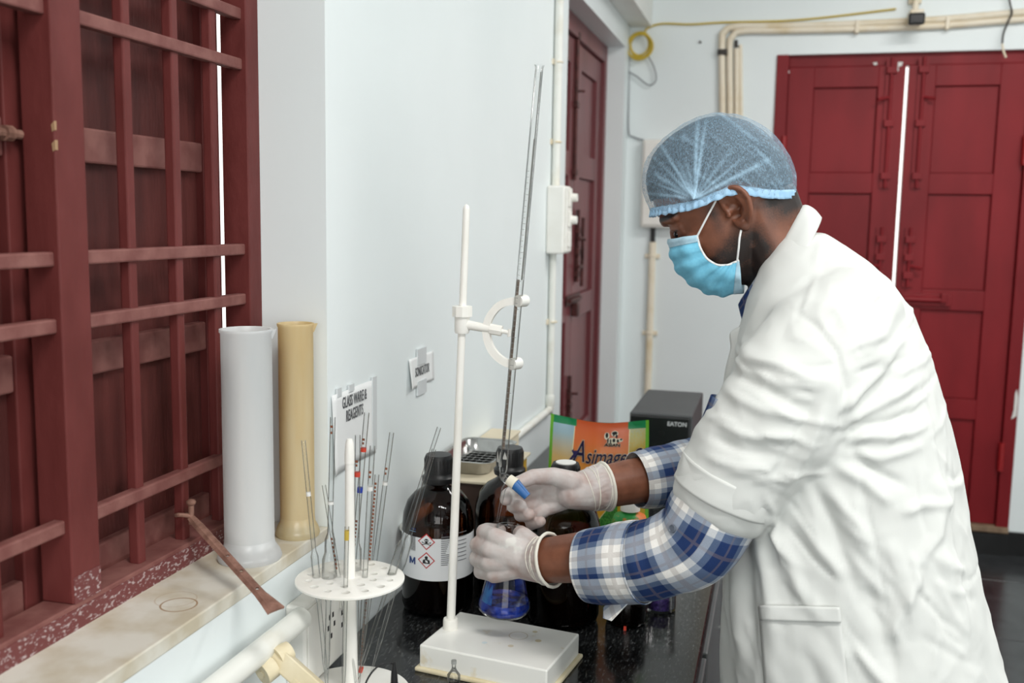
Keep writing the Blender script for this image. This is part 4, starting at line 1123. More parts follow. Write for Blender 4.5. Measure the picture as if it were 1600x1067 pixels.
for s_, px_, py_, sz_, sx_ in (('A', 903, 708, .062, .62), ('simage', 945, 716, .044, .72), ('-', 982, 717, .040, .7), ('G', 993, 714, .036, .7)):
    bag_text(s_, px_, py_, sz_, 'pouch_cream', .035, sx_, .32, .0014, .02)
    bag_text(s_, px_, py_, sz_, 'pouch_ink', .006, sx_, .32, .0020, .02)
def bag_poly(px, mat, off, name='print_mark'):
    b = MB(); V = []
    for x, y in px:
        q = at(x, y, Y=YB - .03); vv = 1 - (q.z - BT) / (bzt - BT); uu = (q.x - bxm) / (2 * bw * (1 + .09 * vv)) + .5
        r_ = bag_pt(uu, vv, -1); V.append(b._v((q.x, r_.y - off, q.z)))
    b.bm.faces.new(V); return b.build(name, MATS[mat], bag, 0)
bag_poly([(931, 731), (936, 727), (957, 727), (972, 724), (968, 728), (955, 730), (940, 730), (932, 733)], 'pouch_ink', .0018)
bag_poly([(887, 722), (892, 719), (898, 714), (906, 700), (900, 706), (894, 706), (895, 703), (891, 706), (894, 711), (888, 719)], 'pouch_ink', .0018)
def blob(cx, cy, rx, ry, mat, off, n=12): bag_poly([(cx + rx * math.cos(2 * PI * k / n), cy + ry * math.sin(2 * PI * k / n)) for k in range(n)], mat, off)
# small emblem of figures above the word ASIAN
for q in ((946, 684, 4, 5.5), (958, 681, 5.5, 4.5), (966, 691, 5, 3), (955, 692, 9, 5)): blob(*q, 'pouch_cream', .0014)
for q in ((946, 683, 2.2, 4), (958, 680, 4.2, 2.6), (956.5, 683, 1.4, 1.6), (961, 685, 1.6, 2.8), (948, 691, 1.2, 4), (952, 692, 1.1, 3.6), (957, 691, 2.2, 3), (963, 692, 1.8, 2.6), (968, 690, 2.0, 1.4)): blob(*q, 'black_print', .0019)
bag_text('ASIAN', 955, 698, .0085, 'pouch_cream', .10, 1.35, 0, .0014)
bag_text('ASIAN', 955, 698, .0085, 'black_print', .03, 1.35, 0, .0020)

# ------------------------------------------------------------------ power supply box at the end of the bench
u0 = at(983, 645, Y=2.6); u1 = at(1079, 651, Y=2.6)
pm('ups_grey', S(74, 76, 78), .5, col2=S(66, 68, 70)); pm('ups_black', S(24, 25, 27), .35)
up = thing('power_supply', 'dark grey battery power supply box with black front on the far bench end', 'power supply', (.4, 2.8, BT))
uz = u0.z
MB().box((u0.x, 2.612, BT + .008), (u1.x + .004, 2.99, uz), .004).build('housing', MATS['ups_grey'], up)
MB().box((u0.x + .003, 2.598, BT + .01), (u1.x - .002, 2.613, uz - .004), .004).build('front_panel', MATS['ups_black'], up)
MB().box((u0.x + .008, 2.594, uz - .10), (u0.x + .05, 2.599, uz - .02), .002).build('display', MATS['black_plastic'], up)
m, nt, b_, out = nodes('led_violet'); b_.inputs['Emission Color'].default_value = S(90, 80, 255); b_.inputs['Emission Strength'].default_value = 3.5; b_.inputs['Base Color'].default_value = S(40, 40, 140)
MB().box((u0.x + .040, 2.5925, uz - .050), (u0.x + .046, 2.595, uz - .022), .001).build('led', MATS['led_violet'], up)
MB().box((u0.x + .042, 2.5925, uz - .074), (u0.x + .052, 2.595, uz - .066), .001).build('led', MATS['led_violet'], up)
MB().cyl((u1.x - .075, 2.599, uz - .05), (u1.x - .075, 2.5955, uz - .05), .009).build('power_button', MATS['black_plastic'], up)
pm('print_white', S(215, 218, 220), .5)
text('logo_lettering', 'EATON', frame((u1.x - .034, 2.597, uz - .022), (1, 0, 0), (0, 0, 1)), .016, MATS['print_white'], up, bold=.02, sx=.95)
for x in (u0.x + .02, u1.x - .02):
    for y in (2.63, 2.96): MB().cyl((x, y, BT), (x, y, BT + .009), .009).build('foot', MATS['black_plastic'], up)

# ------------------------------------------------------------------ back wall: white box, conduits, wires, camera
X = lambda px, py, y=BACK: at(px, py, Y=y)
w0 = X(1002, 219); w1 = X(1034, 356)
wbx = thing('junction_box', 'white wall box half hidden behind the blue hair cap', 'wall box', (.15, BACK, 1.48))
MB().box((w0.x + .012, BACK - .055, w1.z), (w0.x + .24, BACK, w0.z), .012, 3).build('housing', MATS['plastic_white'], wbx)
MB().box((w0.x + .022, BACK - .060, w1.z + .012), (w0.x + .23, BACK - .054, w0.z - .012), .004).build('front_cover', MATS['plastic_white'], wbx)
xs = X(1019, 420).x
cc = thing('wall_conduit', 'yellowed vertical conduit below the white wall box', 'conduit', (xs, BACK, .8))
MB().cyl((xs, BACK - .014, .45), (xs, BACK - .014, X(1019, 378).z), .0155).build('pipe', MATS['pvc_cream'], cc)
MB().cyl((xs, BACK - .014, X(1019, 378).z - .01), (xs, BACK - .014, w1.z + .005), .011).build('cable', MATS['black_plastic'], cc)
for py in (400, 520): MB().box((xs - .034, BACK - .01, X(1019, py).z - .01), (xs + .034, BACK, X(1019, py).z + .01), .002).tube([(xs + .0175 * math.cos(k), BACK - .012 - .0175 * math.sin(k), X(1019, py).z) for k in np.linspace(0, PI, 9)], .004, 6).build('clip', MATS['pvc_cream'], cc)
# conduits climbing and turning along the back wall above the door
def run(name, label, px, yoff, r, mat='pvc_cream'):
    pts = [X(a, b, BACK - yoff) for a, b in px]
    t = thing(name, label, 'conduit', pts[0], 'conduits on the back wall')
    MB().tube(smooth_path(pts, 6), r, 12).build('pipe', MATS[mat], t)
    return t
ca = run('wall_conduit', 'outer cream conduit bending above the red back door', [(1130, 420), (1129, 200), (1128, 70), (1132, 50), (1148, 42), (1200, 41), (1320, 38), (1460, 31), (1600, 19), (1760, 6)], .016, .0145)
cb_ = run('wall_conduit', 'inner cream conduit bending above the red back door', [(1142, 420), (1141, 200), (1140, 80), (1144, 58), (1160, 49), (1220, 48), (1320, 46), (1460, 41), (1600, 30), (1760, 18)], .016, .0135)
run('wall_conduit', 'short yellowed conduit ending below the bend', [(1151, 420), (1151, 200), (1151, 76)], .014, .011)
run('wall_conduit', 'thin cream conduit nearest the red door frame', [(1158, 420), (1158, 200), (1157, 70)], .012, .008)
for (px, py, mt) in ((1129, 82, 'dark_wire'), (1339, 41, 'pvc_cream'), (1480, 35, 'pvc_cream')):
    q = X(px, py, BACK - .016)
    (MB().box((q.x - .02, BACK - .034, q.z - .012), (q.x + .02, BACK, q.z + .012), .003) if mt == 'dark_wire' else MB().box((q.x - .008, BACK - .036, q.z - .03), (q.x + .008, BACK, q.z + .022), .003)).build('clip', MATS[mt], ca)
# cable bundle end
q = X(1150, 74, BACK - .014); MB().cyl(q, q + Vector((0, 0, .03)), .007).build('cut_cable_end', MATS['dark_wire'], cb_)
# yellow cable coil and wires in the corner
ccx = X(1000, 70, BACK - .02)
coil = thing('cable_coil', 'coil of yellow cable hanging in the room corner', 'cable', ccx)
for k in range(5):
    rr = .040 + .004 * k; rz = .046 + .003 * ((k * 3) % 5)
    MB().tube([ccx + Vector((rr * math.cos(a) + .004 * (k % 3), -.008 - .004 * k, rz * math.sin(a) - .003 * k)) for a in np.linspace(0, 2 * PI, 25)[:-1]], .0042, 8, closed=True).build('loop', MATS['yellow_wire'], coil)
MB().tube(smooth_path([ccx + Vector((.02, -.01, .045)), X(1012, 44, BACK - .01), X(1035, 37, BACK - .01), X(1080, 38, BACK - .008), X(1130, 35, BACK - .008), X(1250, 31, BACK - .008), X(1400, 14, BACK - .008)], 5), .004, 8).build('run', MATS['yellow_wire'], coil)
gw = thing('grey_cable', 'thin grey cable looping down the corner to the white wall box', 'cable', X(982, 60, BACK - .01))
MB().tube(smooth_path([X(981, 40, BACK - .01), X(983, 70, BACK - .01), X(982, 150, BACK - .01), X(982, 205, BACK - .01), X(990, 214, BACK - .01), X(1006, 219, BACK - .01)], 6), .0035, 8).build('wire', MATS['grey_wire'], gw)
MB().tube(smooth_path([X(984, 45, BACK - .014), X(976, 80, BACK - .014), X(980, 108, BACK - .014), X(996, 120, BACK - .02), X(1014, 133, BACK - .02), X(1025, 125, BACK - .02), X(1022, 105, BACK - .02), X(1012, 86, BACK - .02)], 6), .003, 8).build('wire', MATS['grey_wire'], gw)
nh = X(1094, 66); tag(MB().cyl((nh.x, BACK, nh.z), (nh.x, BACK - .012, nh.z), .006, .004, n=10).build('wall_nail', MATS['dark_wire'], None, origin=(nh.x, BACK, nh.z)), 'dark nail in the bare back wall above the hair cap', 'nail')
# box camera above the door
q = X(1433, 22, BACK - .12)
kc = thing('wall_camera', 'small cream box camera with black face above the back door', 'camera', (q.x, BACK, q.z))
MB().box((q.x - .026, q.y, q.z - .03), (q.x + .026, BACK - .01, q.z + .02), .005).build('body', MATS['pvc_cream'], kc)
MB().box((q.x - .032, q.y - .01, q.z - .042), (q.x + .030, q.y, q.z + .004), .008, 3).build('front_face', MATS['black_plastic'], kc)
MB().cyl((q.x, q.y - .006, q.z - .02), (q.x, q.y - .013, q.z - .02), .014).build('lens', MATS['black_plastic'], kc)
MB().cyl((q.x, BACK - .05, q.z + .015), (q.x, BACK - .05, q.z + .09), .012).box((q.x - .025, BACK - .03, q.z + .06), (q.x + .025, BACK, q.z + .12), .004).build('bracket', MATS['pvc_cream'], kc)
dw = thing('loose_wire', 'loose dark wire end hanging over the top right of the back door', 'wire', X(1578, 30, BACK - .03))
MB().tube(smooth_path([X(1574, -20, BACK - .03), X(1578, 5, BACK - .035), X(1581, 20, BACK - .04), X(1576, 32, BACK - .04), X(1568, 52, BACK - .04), X(1566, 68, BACK - .04)], 6), .0038, 8).build('wire', MATS['dark_wire'], dw)
MB().tube(smooth_path([X(1566, 68, BACK - .04), X(1568, 80, BACK - .04), X(1572, 90, BACK - .045)], 5), .0042, 8).build('bare_end', MATS['pvc_cream'], dw)

# ------------------------------------------------------------------ small things at the front edge of the picture
q = at(420, 1040, Y=1.16)
ca_ = thing('spare_clamp', 'cream plastic clamp with round knob below the window sill', 'clamp', (q.x, q.y, BT))
am = MATS['plastic_aged']
kx = at(416, 1046, Y=1.155); kx2 = at(436, 1028, Y=1.175)
MB().cyl(kx + Vector((.0, -.012, -.001)), kx + Vector((.008, .004, .004)), .0165, .0155, 28).build('knob', am, ca_)
MB().cyl(kx + Vector((-.0005, -.0145, -.0015)), kx + Vector((.0, -.012, -.001)), .0055).build('knob_boss', am, ca_)
e0 = at(441, 1032, Y=1.17); e1 = at(500, 1085, Y=1.15)
ln_ = (e1 - e0).length
MB().at(frame(e0, e1 - e0, (0, .6, 1))).box((-.012, -.013, -.012), (ln_, .013, .012), .002).box((.036, -.0135, .004), (.058, -.004, .0128), .001).build('arm', am, ca_)
MB().cyl(e0 + Vector((-.006, -.004, .004)), e0 + Vector((.004, .014, .010)), .0155, .013).build('hinge_boss', am, ca_)
MB().cyl((e1.x, e1.y, BT), (e1.x, e1.y, e1.z + .006), .009, .009).build('support_post', am, ca_)
# probe with blue collar on a black cable
q = at(616, 1064, Y=1.17)
pb_ = thing('meter_probe', 'blue and black probe on a thin black cable in front of the stand', 'probe', (q.x, q.y, BT))
MB().lathe([(.0055, 0), (.0062, .004), (.0062, .05), (.0055, .052)], (q.x, q.y, q.z - .055), 20).build('blue_body', MATS['blue_plastic'], pb_)
MB().lathe([(.005, -.005), (.0042, .012), (.0026, .022), (.0022, .026)], (q.x, q.y, q.z), 16).build('strain_relief', MATS['black_plastic'], pb_)
MB().lathe([(.004, BT - q.z), (.004, -.05)], (q.x, q.y, q.z), 16).build('stem', MATS['black_plastic'], pb_)
MB().tube(smooth_path([(q.x, q.y, q.z + .024), at(609, 1036, Y=1.17), at(597, 1037, Y=1.165), at(583, 1048, Y=1.16), at(572, 1066, Y=1.155), at(566, 1090, Y=1.15), at(560, 1130, Y=1.145)], 6), .0013, 8).build('cable', MATS['black_plastic'], pb_)
# stoppered small glass flask
q = at(709, 1060, Y=1.30)
gs = thing('stoppered_flask', 'small clear glass flask with a glass stopper before the burette stand', 'flask', (q.x, q.y, BT))
z_ = q.z - BT
MB().lathe([(0, .002), (.022, 0), (.024, .004), (.022, z_ * .35), (.009, z_ * .6), (.0075, z_ * .8), (.0085, z_ * .98), (.011, z_)], (q.x, q.y, BT), 32, False).build('glass_body', MATS['glass'], gs, 60)
MB().lathe([(.007, z_ - .015), (.0095, z_), (.0095, z_ + .006), (.005, z_ + .012), (.003, z_ + .016), (.003, z_ + .021), (.0035, z_ + .022), (.0035, z_ + .028), (0, z_ + .028)], (q.x, q.y, BT), 24).build('stopper', MATS['glass'], gs, 40)
MB().cyl((q.x, q.y, q.z + .0225), (q.x, q.y, q.z + .0275), .0038).build('stopper_tip', MATS['grad_grey'], gs)

# ================================================================== the person at the bench
YC = 1.55                                   # plane of symmetry of the leaning body
E0 = at(1145, 325, Y=YC)                     # between the ear canals
PT = math.radians(28)                        # head bowed by 28 degrees
HF = Vector((-math.cos(PT), 0, -math.sin(PT))); HU = Vector((-math.sin(PT), 0, math.cos(PT))); HS = Vector((0, -1, 0))
HK = 1.0
def hd(f, s, u): return E0 + HF * (f * HK) + HS * (s * HK) + HU * (u * HK)

def skin_mat():
    m, nt, b, out = nodes('skin')
    at_ = nt.nodes.new('ShaderNodeAttribute'); at_.attribute_name = 'beard'
    tc = nt.nodes.new('ShaderNodeTexCoord')
    nz = nt.nodes.new('ShaderNodeTexNoise'); nz.inputs['Scale'].default_value = 40; nz.inputs['Detail'].default_value = 5
    nt.links.new(tc.outputs['Object'], nz.inputs['Vector'])
    rp = nt.nodes.new('ShaderNodeValToRGB'); e = rp.color_ramp.elements
    e[0].position = .3; e[0].color = S(108, 64, 45); e[1].position = .7; e[1].color = S(132, 82, 60)
    nt.links.new(nz.outputs['Fac'], rp.inputs[0])
    n2 = nt.nodes.new('ShaderNodeTexNoise'); n2.inputs['Scale'].default_value = 420; n2.inputs['Detail'].default_value = 2
    nt.links.new(tc.outputs['Object'], n2.inputs['Vector'])
    ad = nt.nodes.new('ShaderNodeMath'); ad.operation = 'MULTIPLY_ADD'; ad.inputs[1].default_value = .9; ad.inputs[2].default_value = -.42
    nt.links.new(n2.outputs['Fac'], ad.inputs[0])
    a2 = nt.nodes.new('ShaderNodeMath'); a2.operation = 'ADD'; nt.links.new(at_.outputs['Fac'], a2.inputs[0]); nt.links.new(ad.outputs[0], a2.inputs[1])
    a3 = nt.nodes.new('ShaderNodeMath'); a3.operation = 'MULTIPLY'; a3.use_clamp = True; nt.links.new(a2.outputs[0], a3.inputs[0]); nt.links.new(at_.outputs['Fac'], a3.inputs[1])
    mx = nt.nodes.new('ShaderNodeMix'); mx.data_type = 'RGBA'; mx.inputs[7].default_value = S(34, 24, 21)
    nt.links.new(a3.outputs[0], mx.inputs[0]); nt.links.new(rp.outputs[0], mx.inputs[6])
    nt.links.new(mx.outputs[2], b.inputs['Base Color'])
    b.inputs['Roughness'].default_value = .46
    b.inputs['Subsurface Weight'].default_value = .12; b.inputs['Subsurface Radius'].default_value = (.012, .005, .003); b.inputs['Subsurface Scale'].default_value = .4
    bp = nt.nodes.new('ShaderNodeBump'); bp.inputs['Strength'].default_value = .12; bp.inputs['Distance'].default_value = .001
    nt.links.new(n2.outputs['Fac'], bp.inputs['Height']); nt.links.new(bp.outputs[0], b.inputs['Normal'])
skin_mat()
pm('hair', S(26, 23, 23), .6, col2=S(12, 11, 11), vscale=120, bump=.8, bscale=260)

# ---- joints
SHL = Vector((.738, 1.375, 1.352)); ELL = Vector((.586, 1.360, 1.068)); WRL = Vector((.350, 1.437, .997))
SHR = Vector((.738, 1.725, 1.352)); ELR = at(1105, 730, Y=1.735); WRR = Vector((.388, 1.602, 1.068))
HIP = Vector((.86, YC, .86)); NECK0 = hd(-.035, 0, -.045); NECK1 = Vector((.735, YC, 1.43))

HANDL = dict(w=WRL,
    i=[(.275, 1.440, 1.027), (.250, 1.464, 1.024), (.246, 1.495, 1.018), (.262, 1.517, 1.012)],
    m=[(.268, 1.434, 1.007), (.241, 1.461, 1.003), (.236, 1.495, .998), (.255, 1.521, .994)],
    r=[(.268, 1.434, .986), (.240, 1.460, .981), (.234, 1.494, .976), (.251, 1.522, .973)],
    l=[(.276, 1.437, .967), (.247, 1.459, .961), (.239, 1.488, .956), (.249, 1.514, .953)],
    t=[(.334, 1.449, 1.014), (.314, 1.461, 1.025), (.304, 1.487, 1.020), (.299, 1.509, 1.010)])
HANDR = dict(w=WRR,
    i=[(.316, 1.590, 1.082), (.284, 1.562, 1.074), (.268, 1.534, 1.066), (.272, 1.511, 1.066)],
    m=[(.312, 1.592, 1.066), (.280, 1.560, 1.054), (.280, 1.530, 1.050), (.297, 1.514, 1.057)],
    r=[(.316, 1.592, 1.049), (.290, 1.562, 1.038), (.292, 1.531, 1.036), (.311, 1.515, 1.044)],
    l=[(.326, 1.590, 1.036), (.305, 1.564, 1.024), (.310, 1.534, 1.022), (.328, 1.521, 1.032)],
    t=[(.368, 1.578, 1.086), (.338, 1.560, 1.098), (.310, 1.538, 1.100), (.289, 1.515, 1.093)])
FR = dict(i=.0100, m=.0104, r=.0100, l=.0092, t=.0112)
def add_hand(mb, H_, k=1.0, grow=0.0):
    w_ = Vector(H_['w'])
    for f in 'imrl':
        P = [Vector(p) for p in H_[f]]; r = FR[f] * k + grow
        mb.limb([w_ + (P[0] - w_) * .12, w_ + (P[0] - w_) * .6, P[0]], [.017 * k + grow, .0145 * k + grow, .0122 * k + grow], 12)
        mb.limb(P, [r * 1.16, r * 1.06, r * .98, r * .86], 12)
        mb.ball(P[1], r * 1.12, 12, 8)
    P = [Vector(p) for p in H_['t']]; r = FR['t'] * k + grow
    mb.limb([w_, P[0], P[1], P[2], P[3]], [.016 * k + grow, .0165 * k + grow, r * 1.15, r, r * .85], 12)
    c = (Vector(H_['i'][0]) + Vector(H_['l'][0])) / 2
    mb.limb([w_, (w_ + c) / 2, c * .96 + w_ * .04], [.019 * k + grow, .021 * k + grow, .015 * k + grow], 14)
    # thenar and hypothenar pads
    mb.ball((Vector(H_['t'][0]) * .55 + Vector(H_['i'][0]) * .25 + w_ * .2), (.019 * k, .016 * k, .014 * k))
    mb.ball((Vector(H_['l'][0]) * .5 + w_ * .5), (.022 * k, .013 * k, .014 * k))

# ---- body: one continuous surface
body = thing('person', 'person in a white lab coat, blue hair cap and mask titrating at the bench', 'person', (.86, YC, FLOOR))
bb = MB()
HT = [  # u, front f, back f, half width
    (-.110, .062, .030, .018), (-.106, .076, .012, .030), (-.098, .084, -.004, .041), (-.086, .084, -.012, .049), (-.070, .087, -.026, .055), (-.050, .0905, -.048, .060),
    (-.030, .0915, -.068, .0645), (-.010, .0915, -.080, .067), (.010, .0925, -.087, .069), (.022, .0985, -.090, .0705), (.034, .1035, -.092, .0725), (.050, .1050, -.092, .0745), (.066, .1005, -.088, .0745), (.084, .089, -.078, .070),
    (.100, .070, -.062, .060), (.112, .044, -.040, .043), (.119, .017, -.018, .023), (.121, .004, -.004, .008)]
def head_ring(u, grow=0.0, n=44):
    f, bk, hw = interp([u], HT)[0][0], interp([u], HT)[1][0], interp([u], HT)[2][0]
    f += grow; bk -= grow; hw += grow
    out = []
    cm = (f + bk) / 2 + .012; 
    for k in range(n):
        a = 2 * PI * k / n; c, s = math.cos(a), math.sin(a)
        ex_ = 2.25
        cc_ = math.copysign(abs(c) ** (2 / ex_), c); ss_ = math.copysign(abs(s) ** (2 / ex_), s)
        ff = cm + (f - cm) * cc_ if c > 0 else cm + (cm - bk) * cc_
        out.append((ff, hw * ss_, u))
    return out
us = np.concatenate([np.linspace(-.110, .110, 40), np.linspace(.112, .121, 5)])
bb.grid([[hd(*p) for p in head_ring(u)] for u in us], closed=True, cap=True)
bb.limb([hd(.094, 0, .008), hd(.097, 0, -.010), hd(.101, 0, -.026)], [.0075, .009, .011])                # nose
for s in (-1, 1):
    bb.ball(hd(.096, s * .011, -.030), .008)
    bb.limb([hd(.098, s * .012, .026), hd(.096, s * .032, .030), hd(.080, s * .052, .024)], [.008, .0085, .007])   # brow ridge
    bb.limb([hd(.086, s * .018, .012), hd(.0895, s * .032, .0125), hd(.078, s * .046, .008)], [.0055, .0070, .0055])   # upper lid
    bb.limb([hd(.084, s * .02, -.001), hd(.086, s * .032, -.0035), hd(.077, s * .045, -.001)], [.005, .006, .005])    # lower lid
    bb.ball(hd(.064, s * .044, -.020), (.018, .016, .016))                                                    # cheekbone
    # ear: helix, antihelix, concha floor, lobe, tragus
    sx = .0705
    er = lambda f, w_, u: hd(-.010 + (f + .010) * .90, w_, -.008 + u * .88)
    hel = [(.010, sx + .003, .012), (.010, sx + .007, .026), (.002, sx + .012, .0365), (-.012, sx + .016, .038), (-.024, sx + .019, .030), (-.030, sx + .020, .014), (-.028, sx + .018, -.004), (-.020, sx + .014, -.020), (-.010, sx + .009, -.032)]
    hel = smooth_path([er(f, s * w_, u) for f, w_, u in hel], 4)
    bb.limb(hel, [.0042] * len(hel), 10)
    anti = smooth_path([er(f, s * w_, u) for f, w_, u in ((-.010, sx + .010, .027), (-.018, sx + .013, .016), (-.0195, sx + .013, .002), (-.014, sx + .010, -.012), (-.006, sx + .007, -.016))], 4)
    bb.limb(anti, [.0034] * len(anti), 8)
    bb.limb([er(-.006, s * (sx + .008), -.030), er(.001, s * (sx + .005), -.024), er(.005, s * (sx + .002), -.014)], [.0075, .0055, .004], 10)
    for (f, w_, u, r_) in ((-.012, sx + .002, .024, .011), (-.020, sx + .006, .010, .009), (-.016, sx + .003, -.008, .009), (-.006, sx + .001, -.02, .008), (-.002, sx - .004, .008, .010), (-.006, sx + .005, .028, .009), (-.019, sx + .010, .024, .008), (.002, sx + .001, .024, .009)): bb.ball(er(f, s * w_, u), (r_ * .9, .006, r_ * .9), 12, 8)
    bb.ball(er(.008, s * (sx + .003), -.001), (.0045, .005, .006), 10, 8)
# neck
bb.limb([hd(-.035, 0, -.010), hd(-.032, 0, -.06), Vector((.690, YC, 1.455)), Vector((.735, YC, 1.40)), Vector((.76, YC, 1.33))], [.060, .058, .060, .068, .08], 24)
bb.limb([hd(.02, 0, -.08), hd(-.01, 0, -.112), Vector((.668, YC, 1.40))], [.038, .038, .04], 16)
# trunk, kept well inside the coat
bb.limb([Vector((.765, YC, 1.34)), Vector((.785, YC, 1.20)), Vector((.81, YC, 1.05)), Vector((.835, YC, .88))], [.105, .115, .12, .13], 24)
bb.limb([SHL + Vector((.03, .03, 0)), Vector((.76, YC, 1.36)), SHR + Vector((.03, -.03, 0))], [.06, .075, .06], 18)
for SH_, EL_, WR_ in ((SHL, ELL, WRL), (SHR, ELR, WRR)):
    bb.limb([SH_, SH_ * .55 + EL_ * .45, EL_], [.052, .045, .040], 18)
    bb.limb([EL_, EL_ * .72 + WR_ * .28, EL_ * .35 + WR_ * .65, WR_], [.040, .0405, .0385, .034], 18)
add_hand(bb, HANDL, .84); add_hand(bb, HANDR, .84)
for s in (-1, 1):   # legs
    h_ = Vector((.85, YC + s * .095, .84)); kn = Vector((.83, YC + s * .10, .52)); an = Vector((.86, YC + s * .10, .20))
    bb.limb([h_, (h_ + kn) / 2, kn, (kn * .6 + an * .4), an], [.10, .08, .06, .058, .042], 18)
    bb.limb([an - Vector((-.02, 0, .03)), Vector((.80, YC + s * .105, .168)), Vector((.70, YC + s * .11, .16))], [.04, .034, .026], 12)
bme = remesh(bb, .0028, 3, .5)
A = co_array(bme)
rel = A - np.array(E0)
hf = rel @ np.array(HF) / HK; hs = rel @ np.array(HS) / HK; hu = rel @ np.array(HU) / HK
sig = lambda x, c, w_: 1 / (1 + np.exp(-(x - c) / w_))
# stubble: jaw, chin and upper throat, sideburn
beard = sig(-hu, .046 - .35 * np.clip(.05 - hf, 0, .05), .010) * sig(hf, -.030, .008) * (A[:, 2] > 1.36) * 1.15
beard = np.maximum(beard, .75 * sig(-hu, .085, .008) * sig(hf, -.06, .012) * (A[:, 2] > 1.36))
side_b = np.exp(-((hf - .026) / .010) ** 2) * sig(hu, -.035, .008) * sig(-hu, -.05, .008) * (np.abs(hs) > .04) * .8
brow = np.exp(-((hu - (.031 - .1 * np.clip(np.abs(hs) - .035, 0, 1))) / .0048) ** 2) * sig(hf, .068, .004) * (np.abs(hs) > .010) * (np.abs(hs) < .058) * 1.3
lash = np.exp(-((hu - .0055) / .0018) ** 2) * sig(hf, .074, .003) * (np.abs(hs) > .018) * (np.abs(hs) < .046) * 1.1
nape = 1.2 * sig(-hf, .040, .009) * sig(hu, -.052, .008) * (np.abs(hs) < .075)
bv = np.clip(np.maximum.reduce([beard, side_b, brow, lash, nape]), 0, 1.35)
nv = np.array([noise.noise((p[0] * 60, p[1] * 60, p[2] * 60)) for p in A[bv > .05]]) if (bv > .05).any() else []
bv[bv > .05] *= np.clip(1 + .28 * np.array(nv), .5, 1.3)
at_b = bme.attributes.new('beard', 'FLOAT', 'POINT'); at_b.data.foreach_set('value', bv.astype(np.float32))
body_o = link('body', bme, MATS['skin'], body)
# eyes
pm('eye_white', S(168, 154, 146), .15); pm('eye_dark', S(22, 16, 14), .1)
for s in (-1, 1):
    ey_ = MB().ball(hd(.0775, s * .0325, .0045), .0118 * HK).build('eyeball', MATS['eye_white'], body)
    MB().ball(hd(.0885, s * .034, .001), (.005, .005, .005)).build('iris', MATS['eye_dark'], ey_)
# ---- hair cap: thin pleated gauze with a gathered band
def gauze(name, alpha_lo, alpha_hi, c1, c2):
    m, nt, b, out = nodes(name)
    uv = nt.nodes.new('ShaderNodeTexCoord')
    mp = nt.nodes.new('ShaderNodeMapping'); mp.inputs['Scale'].default_value = (330, 46, 1)
    nt.links.new(uv.outputs['UV'], mp.inputs[0])
    n1 = nt.nodes.new('ShaderNodeTexNoise'); n1.inputs['Scale'].default_value = 1.0; n1.inputs['Detail'].default_value = 4; n1.inputs['Distortion'].default_value = .5
    nt.links.new(mp.outputs[0], n1.inputs['Vector'])
    n2 = nt.nodes.new('ShaderNodeTexNoise'); n2.inputs['Scale'].default_value = 600; n2.inputs['Detail'].default_value = 2
    nt.links.new(uv.outputs['Object'], n2.inputs['Vector'])
    at_ = nt.nodes.new('ShaderNodeAttribute'); at_.attribute_name = 'fold'
    ad = nt.nodes.new('ShaderNodeMath'); ad.operation = 'MULTIPLY_ADD'; ad.inputs[1].default_value = .55
    nt.links.new(n2.outputs['Fac'], ad.inputs[0]); nt.links.new(n1.outputs['Fac'], ad.inputs[2])
    rp = nt.nodes.new('ShaderNodeMapRange'); rp.inputs['From Min'].default_value = .55; rp.inputs['From Max'].default_value = 1.0
    rp.inputs['To Min'].default_value = alpha_lo; rp.inputs['To Max'].default_value = alpha_hi
    nt.links.new(ad.outputs[0], rp.inputs['Value'])
    a2 = nt.nodes.new('ShaderNodeMath'); a2.operation = 'ADD'; a2.use_clamp = True
    nt.links.new(rp.outputs[0], a2.inputs[0]); nt.links.new(at_.outputs['Fac'], a2.inputs[1])
    nt.links.new(a2.outputs[0], b.inputs['Alpha'])
    mx = nt.nodes.new('ShaderNodeMix'); mx.data_type = 'RGBA'; mx.inputs[6].default_value = c1; mx.inputs[7].default_value = c2
    nt.links.new(at_.outputs['Fac'], mx.inputs[0])
    nt.links.new(mx.outputs[2], b.inputs['Base Color'])
    b.inputs['Roughness'].default_value = .7; b.inputs['Specular IOR Level'].default_value = .2
gauze('cap_gauze', .14, .50, S(162, 192, 214), S(178, 214, 238))
pm('cap_band', S(170, 206, 234), .7, col2=S(148, 190, 222), vscale=50)
